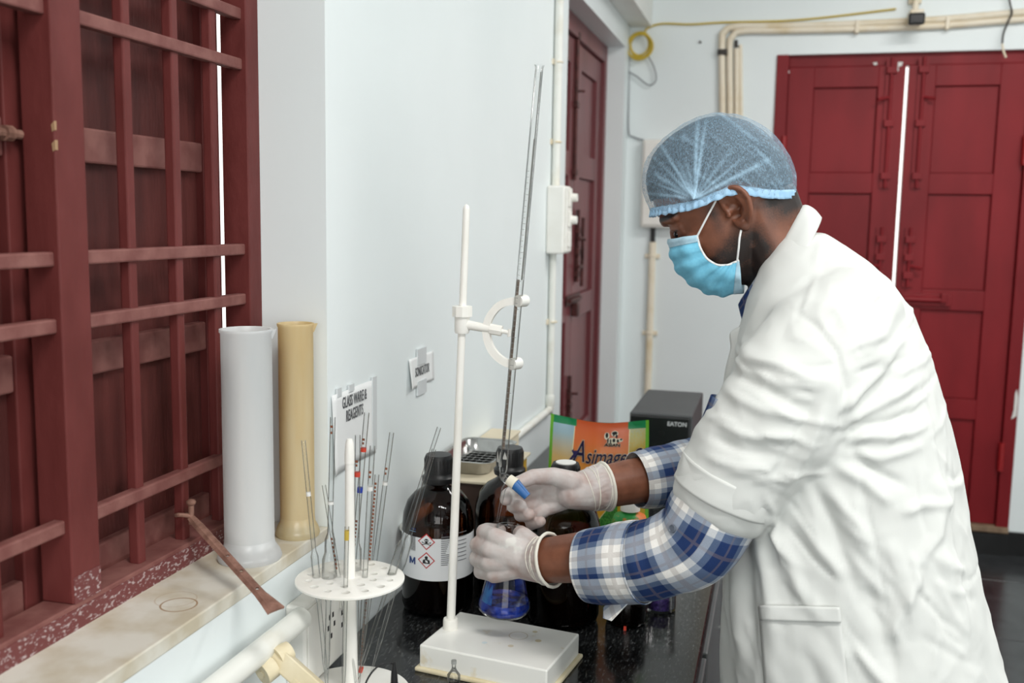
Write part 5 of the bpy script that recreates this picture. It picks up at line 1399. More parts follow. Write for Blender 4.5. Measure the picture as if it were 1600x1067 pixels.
# side outline of the cap in the symmetry plane
cap_front = [(1018, 334), (1008, 308), (1004, 283), (1010, 256), (1022, 234), (1042, 214), (1068, 197), (1096, 185), (1125, 180)]
cap_back = [(1243, 305), (1245, 285), (1243, 268), (1235, 246), (1222, 226), (1204, 207), (1180, 191), (1152, 182), (1125, 180)]
NR = 34
def resample(px):
    P = smooth_path([at(x, y, Y=YC) for x, y in px], 10); d = [0]
    for a, b in zip(P, P[1:]): d.append(d[-1] + (b - a).length)
    t = np.linspace(0, 1, NR) ** .9 * d[-1]
    return [Vector([np.interp(q, d, [p[i] for p in P]) for i in range(3)]) for q in t]
Fp, Bp = resample(cap_front), resample(cap_back)
gather = at(1086, 311, Y=YC - .085)
NA = 120
rows = []; uvs_ = []
for i in range(NR):
    v = i / (NR - 1)
    c = (Fp[i] + Bp[i]) / 2; h_ = (Fp[i] - Bp[i]) / 2
    ry = .092 * (1 - v ** 3.2) ** .5 if i < NR - 1 else 0.0005
    if v < .06: ry = .0885 + v * .06
    row = []
    for k in range(NA):
        a = 2 * PI * k / NA; ca_, sa = math.cos(a), math.sin(a)
        p = c + h_ * math.copysign(abs(ca_) ** .92, ca_) + Vector((0, -1, 0)) * ry * math.copysign(abs(sa) ** .92, sa)
        # the band rises a little over the ears
        lift = .015 * math.exp(-((ca_ + .22) / .35) ** 2) * (1 - v) ** 3 * (1 if abs(sa) > .3 else 0)
        p += HU * lift
        row.append(p)
    rows.append(row)
# the hair fills the cap almost completely
hcen = (Fp[10] + Bp[10]) / 2
hrow = []
for i in range(2, NR):
    hrow.append([hcen + (p - hcen) * (.945 + .012 * noise.noise((p.x * 60, p.y * 60, p.z * 30))) for p in rows[i]])
hair_me = MB().grid(hrow, closed=True).mesh()
for p in hair_me.polygons: p.use_smooth = True
hair_o = link('hair', hair_me, MATS['hair'], body)
cm_ = MB().grid(rows, closed=True, uvs=lambda i, j: (j / NA, i / NR)).mesh(recalc=True)
cap_me = mod_mesh(cm_, [('SUBSURF', {'levels': 2, 'render_levels': 2})])
CA = co_array(cap_me); CN = no_array(cap_me)
cen = np.array((Fp[8] + Bp[8]) / 2)
CN *= np.sign(np.sum(CN * (CA - cen), axis=1, keepdims=True))
fold = np.zeros(len(CA)); disp = np.zeros(len(CA))
rngp = random.Random(3)
for s in (-1, 1):
    g = np.array(gather) if s < 0 else np.array((gather.x, 2 * YC - gather.y, gather.z))
    d = CA - g; dist = np.linalg.norm(d, axis=1)
    ang_ = np.arctan2(d[:, 2], -d[:, 0])       # angle in the sagittal plane seen from the side, 0 = forward
    near = (CA[:, 1] < YC) if s < 0 else (CA[:, 1] >= YC)
    for a0 in (8, 20, 32, 41, 54, 63, 76, 88, 96, 108, 122, 138, 150):
        a0 = math.radians(a0 + rngp.uniform(-3, 3)); ln = rngp.uniform(.06, .13); wd = rngp.uniform(.0012, .0026)
        da = (ang_ - a0 + PI) % (2 * PI) - PI
        perp = dist * np.sin(np.clip(np.abs(da), 0, PI / 2)) 
        k_ = np.exp(-(perp / (wd * (1 + dist * 6))) ** 2) * np.clip(1 - dist / ln, 0, 1) ** .6 * (np.abs(da) < 1.2) * near
        fold = np.maximum(fold, k_ * rngp.uniform(.2, .62)); disp += k_ * .0016
bl = np.array([noise.noise((p[0] * 30, p[1] * 30, p[2] * 30)) for p in CA]); b2_ = np.array([noise.noise((p[0] * 16 + 5, p[1] * 60, p[2] * 90 + p[0] * 60)) for p in CA])
disp += bl * .0022 + np.abs(b2_) * .0014
fold += np.clip(np.abs(b2_) - .32, 0, 1) * .5
ring = np.array([CA[:, 2]]).ravel()
CA2 = CA + CN * disp[:, None]
set_co(cap_me, CA2)
fa = cap_me.attributes.new('fold', 'FLOAT', 'POINT'); fa.data.foreach_set('value', np.clip(fold, 0, 1).astype(np.float32))
cap = link('hair_cap', cap_me, MATS['cap_gauze'], body)
tag(cap, 'sheer blue bouffant hair cap')
# ruffled band
rows = []
for j, (dv, off) in enumerate(((.008, .0006), (.004, .0014), (-.0015, .0013), (-.005, .0020))):
    row = []
    for k in range(NA * 3):
        a = k / 3; i0 = int(a) % NA; i1 = (i0 + 1) % NA; t = a - int(a)
        row.append((i0, i1, t, dv, off, k))
    rows.append(row)
base_row = []
for k in range(NA):
    a = 2 * PI * k / NA; ca_, sa = math.cos(a), math.sin(a)
    c = (Fp[0] + Bp[0]) / 2; h_ = (Fp[0] - Bp[0]) / 2
    p = c + h_ * math.copysign(abs(ca_) ** .92, ca_) + Vector((0, -1, 0)) * .0885 * math.copysign(abs(sa) ** .92, sa)
    p += HU * (.015 * math.exp(-((ca_ + .22) / .35) ** 2) * (1 if abs(sa) > .3 else 0)); base_row.append((p, (p - c).normalized()))
G = []
for row in rows:
    o_ = []
    for (i0, i1, t, dv, off, k) in row:
        p = base_row[i0][0] * (1 - t) + base_row[i1][0] * t; nn = (base_row[i0][1] * (1 - t) + base_row[i1][1] * t)
        ruff = (.0022 * noise.noise((k * .33, 1, 2)) + .0008 * math.sin(k * 1.05)) * (1 if dv < 0 else .5)
        o_.append(p + nn * (off + ruff) + Vector((0, 0, dv + .0022 * noise.noise((k * .21, 5, 2)) * (1 if dv < 0 else .4))))
    G.append(o_)
bme2 = mod_mesh(MB().grid(G, closed=True).mesh(), [('SOLIDIFY', {'thickness': .0012})])
link('elastic_band', bme2, MATS['cap_band'], cap)

# ---- surgical mask
def mask_mat():
    m, nt, b, out = nodes('mask_blue')
    tc = nt.nodes.new('ShaderNodeTexCoord'); nz = nt.nodes.new('ShaderNodeTexNoise'); nz.inputs['Scale'].default_value = 300
    nt.links.new(tc.outputs['Object'], nz.inputs['Vector'])
    rp = nt.nodes.new('ShaderNodeValToRGB'); rp.color_ramp.elements[0].color = S(104, 182, 214); rp.color_ramp.elements[1].color = S(132, 204, 230)
    nt.links.new(nz.outputs['Fac'], rp.inputs[0]); nt.links.new(rp.outputs[0], b.inputs['Base Color']); b.inputs['Roughness'].default_value = .75
    b.inputs['Specular IOR Level'].default_value = .25
mask_mat()
pm('mask_hem', S(182, 214, 230), .75, col2=S(168, 204, 222), vscale=200); pm('mask_white', S(236, 238, 238), .7)
m_front = smooth_path([at(x, y, Y=YC) for x, y in ((1045, 374), (1047, 395), (1056, 419), (1076, 441), (1100, 456), (1128, 462), (1162, 457))], 6)
m_side = smooth_path([at(x, y, Y=YC - .0695) for x, y in ((1089, 367), (1093, 384), (1103, 402), (1119, 413), (1136, 414), (1147, 410), (1155, 407))], 6)
NVm = len(m_front); NUm = 24
mrows = []
for i in range(NVm):
    v = i / (NVm - 1)
    f, s = m_front[i], m_side[i]
    pl = .0022 * (1 if (v * 6.2) % 1 < .5 else -.6) * min(1, 10 * v, 10 * (1 - v))       # pleats
    row = []
    for j in range(-NUm, NUm + 1):
        t = j / NUm; a = abs(t)
        sd_ = s.copy() if t <= 0 else Vector((s.x, 2 * YC - s.y, s.z))
        # quarter superellipse from the front centre to the cheek edge
        ang2 = a * PI / 2
        cs = math.cos(ang2) ** .80; sn = math.sin(ang2) ** .92
        hw = abs(s.y - YC)
        p = Vector((s.x + (f.x - s.x) * cs, YC + math.copysign(hw * sn, t), s.z + (f.z - s.z) * cs))
        nrm = Vector(((f.x - s.x) * cs, math.copysign(.04 * sn, t), (f.z - s.z) * cs)).normalized()
        p += nrm * (pl * (1 - a ** 2 * .4) + .002 * noise.noise((t * 5, v * 8, 4)) + .0015 * math.sin(a * 16 + v * 9) * a)
        row.append(p)
    mrows.append(row)
def mask_part(r0, r1, name, mat, parent, off=0.0):
    me = mod_mesh(MB().grid(mrows[r0:r1]).mesh(), [('SUBSURF', {'levels': 1, 'render_levels': 1}), ('SOLIDIFY', {'thickness': .0014 + off, 'offset': 0})])
    return link(name, me, MATS[mat], parent)
mk = mask_part(0, NVm, 'face_mask', 'mask_blue', body); tag(mk, 'pleated light blue surgical mask')
mask_part(0, 5, 'top_hem', 'mask_hem', mk, .0014); mask_part(NVm - 4, NVm, 'bottom_hem', 'mask_hem', mk, .0014)
for s in (0, -1):
    edge = [r[s] for r in mrows]
    MB().tube(edge, .0016, 6).build('side_binding', MATS['mask_white'], mk)
    sg = 1 if s == 0 else -1
    def ms(p): return p if sg == 1 else Vector((p.x, 2 * YC - p.y, p.z))
    top = edge[1]; bot = edge[-4]
    ear_top = ms(at(1121, 309, Y=YC - .077)); ear_low = ms(at(1157, 364, Y=YC - .079))
    MB().tube(smooth_path([top, (top + ear_top) / 2 + Vector((0, -.003 * sg, 0)), ear_top], 5), .0015, 8).build('ear_loop', MATS['mask_white'], mk)
    MB().tube(smooth_path([bot, (bot + ear_low) / 2 + Vector((0, -.003 * sg, 0)), ear_low, hd(-.024, (.075) * sg, -.008)], 5), .0015, 8).build('ear_loop', MATS['mask_white'], mk)

# ---- gloves
def glove_mat():
    m, nt, b, out = nodes('glove')
    tc = nt.nodes.new('ShaderNodeTexCoord'); nz = nt.nodes.new('ShaderNodeTexNoise'); nz.inputs['Scale'].default_value = 28; nz.inputs['Detail'].default_value = 3
    nt.links.new(tc.outputs['Object'], nz.inputs['Vector'])
    rp = nt.nodes.new('ShaderNodeValToRGB'); e = rp.color_ramp.elements
    e[0].position = .36; e[0].color = S(178, 158, 152); e[1].position = .52; e[1].color = S(192, 182, 179)
    e2 = e.new(.66); e2.color = S(202, 196, 193); e3 = e.new(.72); e3.color = S(216, 213, 208)
    nt.links.new(nz.outputs['Fac'], rp.inputs[0]); nt.links.new(rp.outputs[0], b.inputs['Base Color'])
    b.inputs['Roughness'].default_value = .5; b.inputs['Subsurface Weight'].default_value = .2; b.inputs['Subsurface Radius'].default_value = (.01, .006, .005); b.inputs['Subsurface Scale'].default_value = .3
    n2 = nt.nodes.new('ShaderNodeTexNoise'); n2.inputs['Scale'].default_value = 90; n2.inputs['Detail'].default_value = 4
    nt.links.new(tc.outputs['Object'], n2.inputs['Vector'])
    bp = nt.nodes.new('ShaderNodeBump'); bp.inputs['Strength'].default_value = .25; bp.inputs['Distance'].default_value = .002
    nt.links.new(n2.outputs['Fac'], bp.inputs['Height']); nt.links.new(bp.outputs[0], b.inputs['Normal'])
glove_mat()
pm('glove_bead', S(234, 230, 218), .5)
def glove(H_, EL_, label, cuff):
    g = MB(); add_hand(g, H_, 1.06, .0012)
    w_ = Vector(H_['w']); d = (EL_ - w_).normalized()
    g.limb([w_ - d * .025, w_, w_ + d * cuff * .6, w_ + d * cuff], [.029, .0345, .0385, .0405], 20)
    # cut the rounded sleeve end square at the cuff
    me = remesh(g, .0022, 4, .5)
    bm = bmesh.new(); bm.from_mesh(me)
    bmesh.ops.bisect_plane(bm, geom=bm.verts[:] + bm.edges[:] + bm.faces[:], plane_co=w_ + d * cuff, plane_no=d, clear_outer=True)
    bm.to_mesh(me); bm.free()
    A_ = co_array(me); N_ = no_array(me)
    s_ = (A_ - np.array(w_)) @ np.array(d)
    wr_ = np.exp(-((s_ - cuff * .45) / (cuff * .5)) ** 2)
    q = np.array([noise.noise((p[0] * 70 + p[2] * 60, p[1] * 40, p[2] * 120 - p[0] * 50)) for p in A_])
    A_ += N_ * ((1 - np.abs(q) * 2.2) * .0013 * wr_)[:, None]
    set_co(me, A_)
    for p in me.polygons: p.use_smooth = True
    o = link('glove', me, MATS['glove'], body); tag(o, label)
    # rolled bead at the cuff
    e1_ = d.orthogonal().normalized(); e2_ = d.cross(e1_)
    tree = BVHTree.FromPolygons([Vector(v) for v in A_], [p.vertices[:] for p in me.polygons])
    pts = []
    for k in range(40):
        a = 2 * PI * k / 40; dr_ = e1_ * math.cos(a) + e2_ * math.sin(a); c0 = w_ + d * (cuff - .002)
        hit = tree.ray_cast(c0 + dr_ * .12, -dr_, .2)
        pts.append((hit[0] if hit[0] else c0 + dr_ * .037) + dr_ * .0004)
    MB().tube(pts, .0026, 8, closed=True).build('rolled_cuff', MATS['glove_bead'], o)
    # stretched creases around the wrist
    for q_ in range(5):
        c0 = w_ + d * (cuff * (.05 + .19 * q_)); tl = (q_ % 3 - 1) * .25
        pts = []
        for k in range(30):
            a = 2 * PI * k / 30; dr_ = e1_ * math.cos(a) + e2_ * math.sin(a)
            hit = tree.ray_cast(c0 + d * (.008 * tl * 4 * math.sin(a + q_)) + dr_ * .12, -dr_, .2)
            if hit[0]: pts.append(hit[0] + dr_ * .0001)
        if len(pts) == 30: MB().tube(pts, .0008, 6, closed=True).build('crease', MATS['glove_bead'], o)
    return o
glove(HANDL, ELL, 'pale latex glove gripping the flask neck', .020)
glove(HANDR, ELR, 'pale latex glove pinching the burette stopcock', .036)

# ---- plaid shirt sleeves
def plaid():
    m, nt, b, out = nodes('plaid')
    uv = nt.nodes.new('ShaderNodeTexCoord'); sep = nt.nodes.new('ShaderNodeSeparateXYZ'); nt.links.new(uv.outputs['UV'], sep.inputs[0])
    def M(op, a, b_=None, c_=None):
        n = nt.nodes.new('ShaderNodeMath'); n.operation = op
        for i, q in enumerate((a, b_, c_)):
            if q is None: continue
            if isinstance(q, (int, float)): n.inputs[i].default_value = q
            else: nt.links.new(q, n.inputs[i])
        return n.outputs[0]
    PER = .086
    def bands(src):
        ph = M('FRACT', M('DIVIDE', src, PER))
        blue = M('MULTIPLY', M('GREATER_THAN', ph, .04), M('LESS_THAN', ph, .44))
        white = M('MULTIPLY', M('GREATER_THAN', ph, .56), M('LESS_THAN', ph, .92))
        l1 = M('LESS_THAN', M('ABSOLUTE', M('SUBTRACT', ph, .24)), .022)
        l2 = M('LESS_THAN', M('ABSOLUTE', M('SUBTRACT', ph, .74)), .045)
        return blue, white, l1, l2
    bu_, wu, l1u, l2u = bands(sep.outputs[0]); bv_, wv2, l1v, l2v = bands(sep.outputs[1])
    # yarn value: -1 navy .. +1 white for each direction, averaged
    val = M('MULTIPLY', M('ADD', M('SUBTRACT', wu, bu_), M('SUBTRACT', wv2, bv_)), .5)
    rp = nt.nodes.new('ShaderNodeValToRGB'); el = rp.color_ramp.elements
    for _ in range(3): el.new(.5)
    for e, (p, c) in zip(el, ((0, S(34, 54, 98)), (.25, S(82, 98, 128)), (.5, S(148, 158, 174)), (.75, S(196, 199, 203)), (1, S(240, 238, 234)))): e.position = p; e.color = c
    nt.links.new(M('MULTIPLY_ADD', val, .5, .5), rp.inputs[0])
    ln = M('MULTIPLY', M('MAXIMUM', M('MAXIMUM', l1u, l1v), M('MAXIMUM', l2u, l2v)), .30)
    mx = nt.nodes.new('ShaderNodeMix'); mx.data_type = 'RGBA'; mx.inputs[7].default_value = S(132, 118, 112)
    nt.links.new(ln, mx.inputs[0]); nt.links.new(rp.outputs[0], mx.inputs[6])
    wv_ = nt.nodes.new('ShaderNodeTexNoise'); wv_.inputs['Scale'].default_value = 900; nt.links.new(uv.outputs['UV'], wv_.inputs['Vector'])
    hs_ = nt.nodes.new('ShaderNodeHueSaturation'); nt.links.new(M('MULTIPLY_ADD', wv_.outputs['Fac'], .5, .75), hs_.inputs['Value'])
    nt.links.new(mx.outputs[2], hs_.inputs['Color'])
    nt.links.new(hs_.outputs[0], b.inputs['Base Color']); b.inputs['Roughness'].default_value = .85; b.inputs['Specular IOR Level'].default_value = .15
plaid()
def sleeve_rows(path, radii, n=40, flat=(1, 1), wr=.003, seed=0, twist=0.0):
    P = [Vector(p) for p in path]; rows = []; prev = None; L_ = 0; vs = []
    for i, p in enumerate(P):
        t = (P[min(i + 1, len(P) - 1)] - P[max(i - 1, 0)]).normalized()
        u = Vector((0, -1, 0)) if prev is None else prev
        u = (u - t * u.dot(t)).normalized(); prev = u; w_ = t.cross(u)
        if i: L_ += (p - P[i - 1]).length
        vs.append(L_)
        row = []
        for k in range(n + 1):
            a = 2 * PI * (k % n) / n
            rr = radii[i] * (1 + 0 * a)
            dd = wr * (noise.noise((L_ * 28 + seed, math.cos(a) * 1.1, math.sin(a) * 1.1)) * 1.0 + .6 * noise.noise((L_ * 60 + seed, math.cos(a) * 2, math.sin(a) * 2)))
            row.append(p + (u * math.cos(a) * flat[0] + w_ * math.sin(a) * flat[1]) * (rr + dd))
        rows.append(row)
    return rows, vs
def sleeve(name, path, radii, parent, seed, uv0=(0, 0), flat=(1, 1), wr=.003):
    # resample
    P = smooth_path(path, 8); R_ = np.interp(np.linspace(0, len(path) - 1, len(P)), range(len(path)), radii)
    rows, vs = sleeve_rows(P, R_, 48, flat, wr, seed)
    mr = float(np.mean(R_))
    me = MB().grid(rows, uvs=lambda i, j: (uv0[0] + j / 48 * 2 * PI * .0625, uv0[1] + vs[i])).mesh(recalc=True)
    bm = bmesh.new(); bm.from_mesh(me); bmesh.ops.remove_doubles(bm, verts=bm.verts, dist=1e-6); bmesh.ops.recalc_face_normals(bm, faces=bm.faces); bm.to_mesh(me); bm.free()
    me = mod_mesh(me, [('SUBSURF', {'levels': 1, 'render_levels': 1}), ('SOLIDIFY', {'thickness': .0016, 'offset': -1})])
    return link(name, me, MATS['plaid'], parent), rows
YL = 1.36
pl = [at(1175, 640, Y=1.37), at(1135, 745, Y=1.362), at(1115, 800, Y=1.36), at(1085, 845, Y=1.362), at(1035, 869, Y=1.372), at(985, 880, Y=1.385), at(948, 885, Y=1.395)]
slL, rL = sleeve('shirt_sleeve', pl, [.058, .062, .0625, .0610, .0570, .0550, .0515], body, 1.0, (.012, .01))
tag(slL, 'blue and white plaid shirt sleeve')
cf = [at(1003, 878, Y=1.380), at(975, 880, Y=1.388), at(940, 883, Y=1.397), at(914, 885, Y=1.403)]
cfL, rcL = sleeve('rolled_cuff', cf, [.0600, .0592, .0560, .0515], body, 5.0, (.03, .045), wr=.002)
pr = [ELR + Vector((.06, .0, .06)), ELR + Vector((.015, 0, .012)), ELR * .8 + WRR * .2, ELR * .6 + WRR * .4, ELR * .40 + WRR * .60]
slR, _ = sleeve('shirt_sleeve', pr, [.052, .054, .055, .053, .0485], body, 9.0, (.02, .02))
tag(slR, 'blue and white plaid shirt sleeve of the far arm')
# button and hanging tab on the near cuff
pm('button_grey', S(96, 104, 116), .35)
bt = at(1052, 826, Y=1.36 - .058)
def face_cam(p, r=.0): return p
tree = BVHTree.FromPolygons([v.co + wloc(body) for v in slL.data.vertices], [p.vertices[:] for p in slL.data.polygons])
def skin_hit(tree, px, py, off=.0):
    o_ = Vector(CAM); d = (at(px, py, Y=1.3) - o_).normalized(); h_ = tree.ray_cast(o_, d, 4)
    return (h_[0] + h_[1] * (off if h_[1].dot(d) < 0 else -off), h_[1] if h_[1].dot(d) < 0 else -h_[1]) if h_[0] else (None, None)
p_, n_v = skin_hit(tree, 1052, 826, .0008)
if p_:
    MB().lathe([(.0058, 0), (.0058, .0018), (.0048, .0026), (.0042, .0018), (0, .0018)], p_, 24, True, n_v).build('button', MATS['button_grey'], slL)
tb0 = at(985, 922, Y=1.37); tb1 = at(943, 966, Y=1.362)
tm = MB().at(frame(tb0, tb1 - tb0, (0.7, 0, .7)))
Lt = (tb1 - tb0).length
tm.prism([(0, -.015), (Lt * .85, -.0155), (Lt, 0), (Lt * .85, .0155), (0, .015)], 2, -.001, .001)
lay = tm.bm.loops.layers.uv.verify()
for f in tm.bm.faces:
    for lp in f.loops: lp[lay].uv = (lp.vert.co.x * .7 + lp.vert.co.z * .7 + .005, lp.vert.co.z * .7 - lp.vert.co.x * .7)
tm.build('cuff_tab', MATS['plaid'], cfL)

# ---- lab coat
def coat_mat():
    m, nt, b, out = nodes('coat')
    tc = nt.nodes.new('ShaderNodeTexCoord'); nz = nt.nodes.new('ShaderNodeTexNoise'); nz.inputs['Scale'].default_value = 700; nz.inputs['Detail'].default_value = 2
    nt.links.new(tc.outputs['Object'], nz.inputs['Vector'])
    n3 = nt.nodes.new('ShaderNodeTexNoise'); n3.inputs['Scale'].default_value = 9; n3.inputs['Detail'].default_value = 5
    nt.links.new(tc.outputs['Object'], n3.inputs['Vector'])
    rp = nt.nodes.new('ShaderNodeValToRGB'); rp.color_ramp.elements[0].color = S(214, 216, 213); rp.color_ramp.elements[1].color = S(220, 222, 219)
    nt.links.new(n3.outputs['Fac'], rp.inputs[0]); nt.links.new(rp.outputs[0], b.inputs['Base Color'])
    b.inputs['Roughness'].default_value = .85; b.inputs['Specular IOR Level'].default_value = .15
    bp = nt.nodes.new('ShaderNodeBump'); bp.inputs['Strength'].default_value = .08; bp.inputs['Distance'].default_value = .001
    nt.links.new(nz.outputs['Fac'], bp.inputs['Height']); nt.links.new(bp.outputs[0], b.inputs['Normal'])
coat_mat()
CT = [ # z, X front, X back, half width in Y
    (.52, .655, 1.110, .262), (.62, .645, 1.090, .260), (.72, .635, 1.066, .255), (.82, .628, 1.038, .250), (.92, .622, 1.008, .243), (1.02, .618, .982, .236), (1.10, .616, .963, .230), (1.18, .616, .944, .226),
    (1.25, .617, .925, .224), (1.31, .622, .904, .220), (1.36, .632, .884, .211), (1.40, .640, .862, .190), (1.43, .648, .842, .160), (1.455, .655, .816, .120), (1.475, .664, .786, .090), (1.49, .672, .762, .075), (1.50, .680, .742, .062)]
def coat_ring(z, n=72):
    f, bk, hw = [q[0] for q in interp([z], CT)]
    cx = (f + bk) / 2; rx = (bk - f) / 2; out = []
    for k in range(n):
        a = 2 * PI * k / n; c, s = math.cos(a), math.sin(a); e_ = 2.35
        out.append((cx + rx * math.copysign(abs(c) ** (2 / e_), c), YC + hw * math.copysign(abs(s) ** (2 / e_), s), z))
    return out
cb0 = MB()
cb0.grid([coat_ring(z) for z in np.linspace(.52, 1.50, 50)], closed=True, cap=True)
hemL = at(1131, 776, Y=1.36)
slp = [Vector((.775, 1.43, 1.385)), Vector((.752, 1.392, 1.360)), Vector((.722, 1.372, 1.310)), Vector((.690, 1.363, 1.25)), hemL + Vector((.026, .001, .053)), hemL + Vector((.006, 0, .012))]
cb0.limb(slp[:5] + [slp[5]], [.074, .085, .088, .084, .078, .0735], 28)
slr = [Vector((p.x, 2 * YC - p.y, p.z)) for p in slp[:4]]
hemR = Vector((.645, 1.735, 1.165)); slr += [hemR + Vector((.02, 0, .045)), hemR]
cb0.limb(slr, [.074, .085, .088, .082, .076, .0715], 28)
coat_me = remesh(cb0, .0042, 22, .5)
A_ = co_array(coat_me); N_ = no_array(coat_me)
disp = np.zeros(len(A_))
nearm = 1 / (1 + np.exp((A_[:, 1] - 1.50) / .02))
def XZ(px, py, Y=1.34): p = at(px, py, Y=Y); return np.array((p.x, p.z))
def foldline(pts, wd, amp, Y=1.34):
    """a raised (or sunk) crease along a polyline on the near side of the coat"""
    global disp
    P = [XZ(x, y, Y) for x, y in pts]; q = A_[:, [0, 2]]
    best = np.full(len(q), 1e9); par = np.zeros(len(q)); tot = len(P) - 1
    for i, (a, b) in enumerate(zip(P, P[1:])):
        d = b - a; t = np.clip(((q - a) @ d) / d.dot(d), 0, 1); dd = np.linalg.norm(q - (a + t[:, None] * d), axis=1)
        upd = dd < best; best = np.where(upd, dd, best); par = np.where(upd, (i + t) / tot, par)
    taper = np.clip(np.sin(PI * np.clip(par, .04, .96)) * 1.6, 0, 1)
    # steep on one side, gentle on the other reads as cloth
    disp += amp * np.exp(-(best / wd) ** 2) * taper * nearm
# sleeve creases
for pts, wd, amp in (
    ([(1150, 548), (1210, 560), (1285, 590)], .008, .0055), ([(1138, 580), (1200, 600), (1262, 632)], .007, -.005), ([(1126, 606), (1190, 628), (1250, 640)], .008, .0055),
    ([(1112, 650), (1170, 668), (1246, 672)], .007, .0045), ([(1106, 672), (1170, 692), (1240, 700)], .006, -.004), ([(1096, 700), (1160, 716), (1215, 716)], .006, .0035),
    ([(1290, 610), (1262, 690), (1215, 770)], .007, .005), ([(1275, 600), (1240, 680), (1200, 745)], .006, -.004),
    # armpit pulls across the side and back
    ([(1300, 640), (1350, 600), (1412, 540)], .007, .0065), ([(1306, 655), (1370, 632), (1440, 600)], .007, .0065), ([(1310, 668), (1380, 660), (1452, 648)], .006, -.0055), ([(1312, 676), (1390, 680), (1460, 672)], .007, .006),
    ([(1310, 700), (1370, 712), (1448, 700)], .007, .005), ([(1300, 716), (1350, 748), (1396, 790)], .008, .006), ([(1318, 690), (1360, 730), (1420, 762)], .006, -.005),
    ([(1330, 560), (1380, 520), (1420, 470)], .010, .004),
    # side below the arm
    ([(1290, 752), (1325, 800), (1350, 860)], .009, .006), ([(1262, 742), (1300, 810), (1320, 880), (1345, 930)], .008, -.006), ([(1240, 790), (1280, 850), (1335, 905)], .009, .006), ([(1205, 818), (1236, 880), (1262, 940)], .009, .007),
    ([(1180, 826), (1200, 900), (1212, 985), (1218, 1067)], .010, .007), ([(1160, 850), (1170, 950), (1180, 1067)], .009, -.007), ([(1142, 870), (1150, 960), (1160, 1067)], .010, .006),
    ([(1400, 800), (1440, 790), (1492, 800)], .007, .005), ([(1452, 745), (1476, 790), (1462, 840), (1420, 890)], .008, .006), ([(1380, 830), (1410, 900), (1425, 1000)], .010, .006), ([(1350, 900), (1372, 960), (1400, 1050)], .009, -.006),
    ([(1470, 850), (1490, 930), (1540, 1040)], .010, .005), ([(1440, 880), (1400, 950), (1380, 1000)], .008, .006), ([(1330, 990), (1360, 1030), (1395, 1067)], .008, .007),
    ([(1290, 1000), (1310, 1067), (1320, 1100)], .008, .006), ([(1255, 960), (1262, 1010), (1280, 1067)], .007, -.005)):
    foldline(pts, wd, amp * 1.15)
# small creases of worn cotton
rc = random.Random(11)
def small(n, x0, x1, y0, y1, ang, spread, l0, l1, amp):
    for _ in range(n):
        x, y = rc.uniform(x0, x1), rc.uniform(y0, y1); a = math.radians(ang + rc.uniform(-spread, spread)); L_ = rc.uniform(l0, l1)
        mx_, my_ = x + math.cos(a) * L_ / 2 + rc.uniform(-8, 8), y + math.sin(a) * L_ / 2 + rc.uniform(-8, 8)
        foldline([(x, y), (mx_, my_), (x + math.cos(a) * L_, y + math.sin(a) * L_)], rc.uniform(.0028, .0055), amp * rc.uniform(.5, 1.2) * rc.choice((1, 1, -1)))
small(26, 1105, 1240, 545, 740, 12, 18, 45, 110, .0026)
small(22, 1310, 1440, 470, 700, -28, 25, 50, 120, .0028)
small(34, 1170, 1440, 740, 1000, 58, 24, 50, 130, .0032)
small(18, 1420, 1520, 700, 1000, 62, 40, 50, 120, .0028)
small(14, 1150, 1330, 960, 1067, 78, 16, 50, 120, .0030)
small(10, 1200, 1330, 420, 540, -40, 30, 40, 90, .0020)
# sewn seams: armhole, side panel, back panel
foldline([(1235, 482), (1275, 505), (1305, 545), (1320, 600), (1310, 655), (1290, 690)], .0042, -.0045)
foldline([(1322, 640), (1342, 740), (1368, 860), (1392, 1000), (1404, 1140)], .0026, -.0028)
foldline([(1420, 540), (1450, 640), (1470, 760), (1496, 880), (1520, 1067)], .0028, .0030)
low = np.array([noise.noise((p[0] * 9, p[1] * 9, p[2] * 4)) for p in A_]); mid_ = np.array([noise.noise((p[0] * 26 + p[2] * 12, p[1] * 20, p[2] * 15 - p[0] * 8)) for p in A_])
disp += low * .006 + (.5 - np.abs(mid_)) * .0045
drape = np.clip((1.0 - A_[:, 2]) / .4, 0, 1)
ang_c = np.arctan2(A_[:, 1] - YC, A_[:, 0] - .83)
disp += drape * .012 * np.sin(ang_c * 11 + 2 * low)
set_co(coat_me, A_ + N_ * disp[:, None])
coat_me = mod_mesh(coat_me, [('SMOOTH', {'factor': .4, 'iterations': 1})])
coat = link('lab_coat', coat_me, MATS['coat'], body); tag(coat, 'white short sleeved lab coat')
ctree = BVHTree.FromPolygons([v.co + wloc(body) for v in coat_me.vertices], [p.vertices[:] for p in coat_me.polygons])
# sleeve hem: open band with thickness
def hem_band(c, axis, r0, r1, ln):
    axis = axis.normalized(); path = [c - axis * ln * (1 - t) for t in np.linspace(0, 1, 6)]
    rows, vs = sleeve_rows(path, np.linspace(r0, r1, 6), 56, (1, 1), .0022, 21)
    me = mod_mesh(MB().grid([r[:-1] for r in rows], closed=True).mesh(), [('SUBSURF', {'levels': 1, 'render_levels': 1}), ('SOLIDIFY', {'thickness': .003, 'offset': -1})])
    return link('sleeve_hem', me, MATS['coat'], coat)
hem_axis = at(1110, 820, Y=1.36) - at(1150, 735, Y=1.363)
hem_band(hemL + hem_axis.normalized() * .002, hem_axis, .0755, .0725, .038)
hem_band(hemR + Vector((-.02, 0, -.04)).normalized() * .02, Vector((-.4, 0, -.9)), .075, .072, .04)

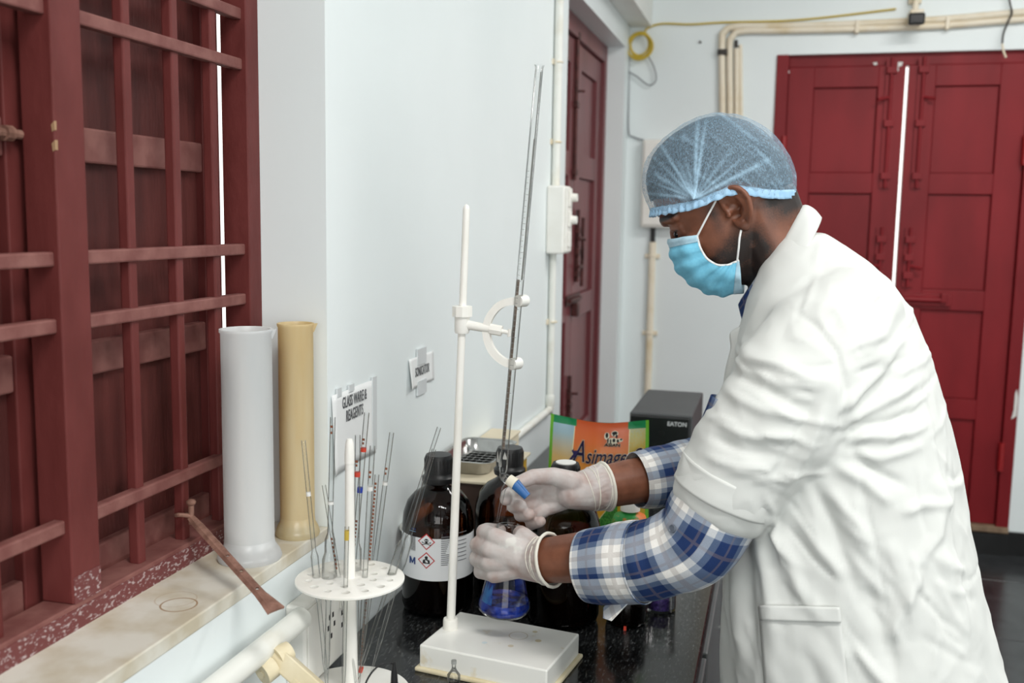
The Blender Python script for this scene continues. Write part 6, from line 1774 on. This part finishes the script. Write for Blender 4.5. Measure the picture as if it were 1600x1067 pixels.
# collar: tilted ring lying over the coat
def collar_ring(bk, fr, lat, drop=0.0, n=41, span=152):
    bk = at(*bk, Y=YC); fr = at(*fr, Y=YC); m_ = (bk + fr) / 2; h_ = (bk - fr) / 2; out = []
    for k in range(n):
        a = math.radians(-span + 2 * span * k / (n - 1))
        out.append(m_ + h_ * math.cos(a) + Vector((0, lat * math.sin(a), -drop * abs(math.sin(a)))))
    return out
r_in0 = collar_ring((1240, 338), (1150, 520), .060, .004)
r_in = collar_ring((1254, 319), (1158, 506), .068, .002)
r_top = collar_ring((1264, 322), (1163, 510), .075, .003)
r_mid = collar_ring((1274, 328), (1169, 514), .088, .003)
r_out = collar_ring((1283, 340), (1176, 526), .104, .008)
cme_ = mod_mesh(MB().grid([r_in0, r_in, r_top, r_mid, r_out]).mesh(), [('SUBSURF', {'levels': 2, 'render_levels': 2}), ('SOLIDIFY', {'thickness': .003, 'offset': 0})])
link('collar', cme_, MATS['coat'], coat)
# lapels turned over at the chest
for s in (-1, 1):
    yn = lambda d: YC + s * d
    lp = [[at(1166, 506, Y=yn(.062)), at(1152, 512, Y=yn(.050)), at(1137, 520, Y=yn(.040))],
          [at(1172, 530, Y=yn(.074)), at(1156, 535, Y=yn(.058)), at(1146, 544, Y=yn(.044))],
          [at(1168, 580, Y=yn(.080)), at(1150, 580, Y=yn(.060)), at(1134, 566, Y=yn(.040))],
          [at(1150, 650, Y=yn(.070)), at(1136, 650, Y=yn(.045)), at(1126, 650, Y=yn(.012))]]
    me = mod_mesh(MB().grid(lp).mesh(), [('SUBSURF', {'levels': 2, 'render_levels': 2}), ('SOLIDIFY', {'thickness': .003, 'offset': 0})])
    link('lapel', me, MATS['coat'], coat)
# shirt collar showing at the throat
sc = [collar_ring((1236, 346), (1150, 480), .056, .002), collar_ring((1240, 346), (1151, 484), .060, .002), collar_ring((1244, 356), (1157, 508), .068, .004)]
me = mod_mesh(MB().grid(sc, uvs=lambda i, j: (i * .02, j * .009)).mesh(), [('SUBSURF', {'levels': 2, 'render_levels': 2}), ('SOLIDIFY', {'thickness': .002, 'offset': 0})])
link('shirt_collar', me, MATS['plaid'], body)
# patch pocket with a hemmed top, draped on the coat
def draped(corners, nu, nv, off):
    a, b, c, d = [np.array(q, float) for q in corners]; rows = []
    for j in range(nv + 1):
        v = j / nv; row = []
        for i in range(nu + 1):
            u = i / nu; q = (a * (1 - u) + b * u) * (1 - v) + (d * (1 - u) + c * u) * v
            o_ = Vector(CAM); dr_ = (at(q[0], q[1], Y=1.3) - o_).normalized(); h_ = ctree.ray_cast(o_, dr_, 4)
            p = h_[0] if h_[0] else at(q[0], q[1], Y=1.33)
            row.append(p + Vector((0, -off, 0)))
        rows.append(row)
    return rows
for (cr_, off, nm) in ((((1184, 945), (1314, 948), (1332, 1110), (1196, 1110)), .0030, 'pocket'), (((1183, 941), (1314, 944), (1317, 972), (1186, 968)), .0062, 'pocket_hem')):
    me = mod_mesh(MB().grid(draped(cr_, 18, 22 if nm == 'pocket' else 5, off)).mesh(), [('SMOOTH', {'factor': .5, 'iterations': 4}), ('SOLIDIFY', {'thickness': .003, 'offset': 0})])
    link(nm, me, MATS['coat'], coat)

# ---- trousers and shoes below the coat
pm('trouser', S(46, 48, 56), .8); pm('shoe', S(28, 26, 26), .4)
for s in (-1, 1):
    h_ = Vector((.85, YC + s * .095, .80)); kn = Vector((.83, YC + s * .10, .52)); an = Vector((.86, YC + s * .10, .185))
    path = smooth_path([h_, kn, (kn + an) / 2, an], 5)
    rows, vs = sleeve_rows(path, np.linspace(.112, .075, len(path)), 32, (1, 1), .006, 30 + s)
    me = mod_mesh(MB().grid([r[:-1] for r in rows], closed=True).mesh(), [('SUBSURF', {'levels': 1, 'render_levels': 1}), ('SOLIDIFY', {'thickness': .003, 'offset': 1})])
    link('trouser_leg', me, MATS['trouser'], body)
    sh = MB().limb([(.92, YC + s * .105, .178), (.84, YC + s * .107, .182), (.74, YC + s * .112, .173), (.67, YC + s * .115, .168)], [.044, .046, .042, .034], 18)
    sh = remesh(sh, .006, 4); A2_ = co_array(sh); A2_[:, 2] = np.maximum(A2_[:, 2], FLOOR + .001); set_co(sh, A2_)
    link('shoe', sh, MATS['shoe'], body)
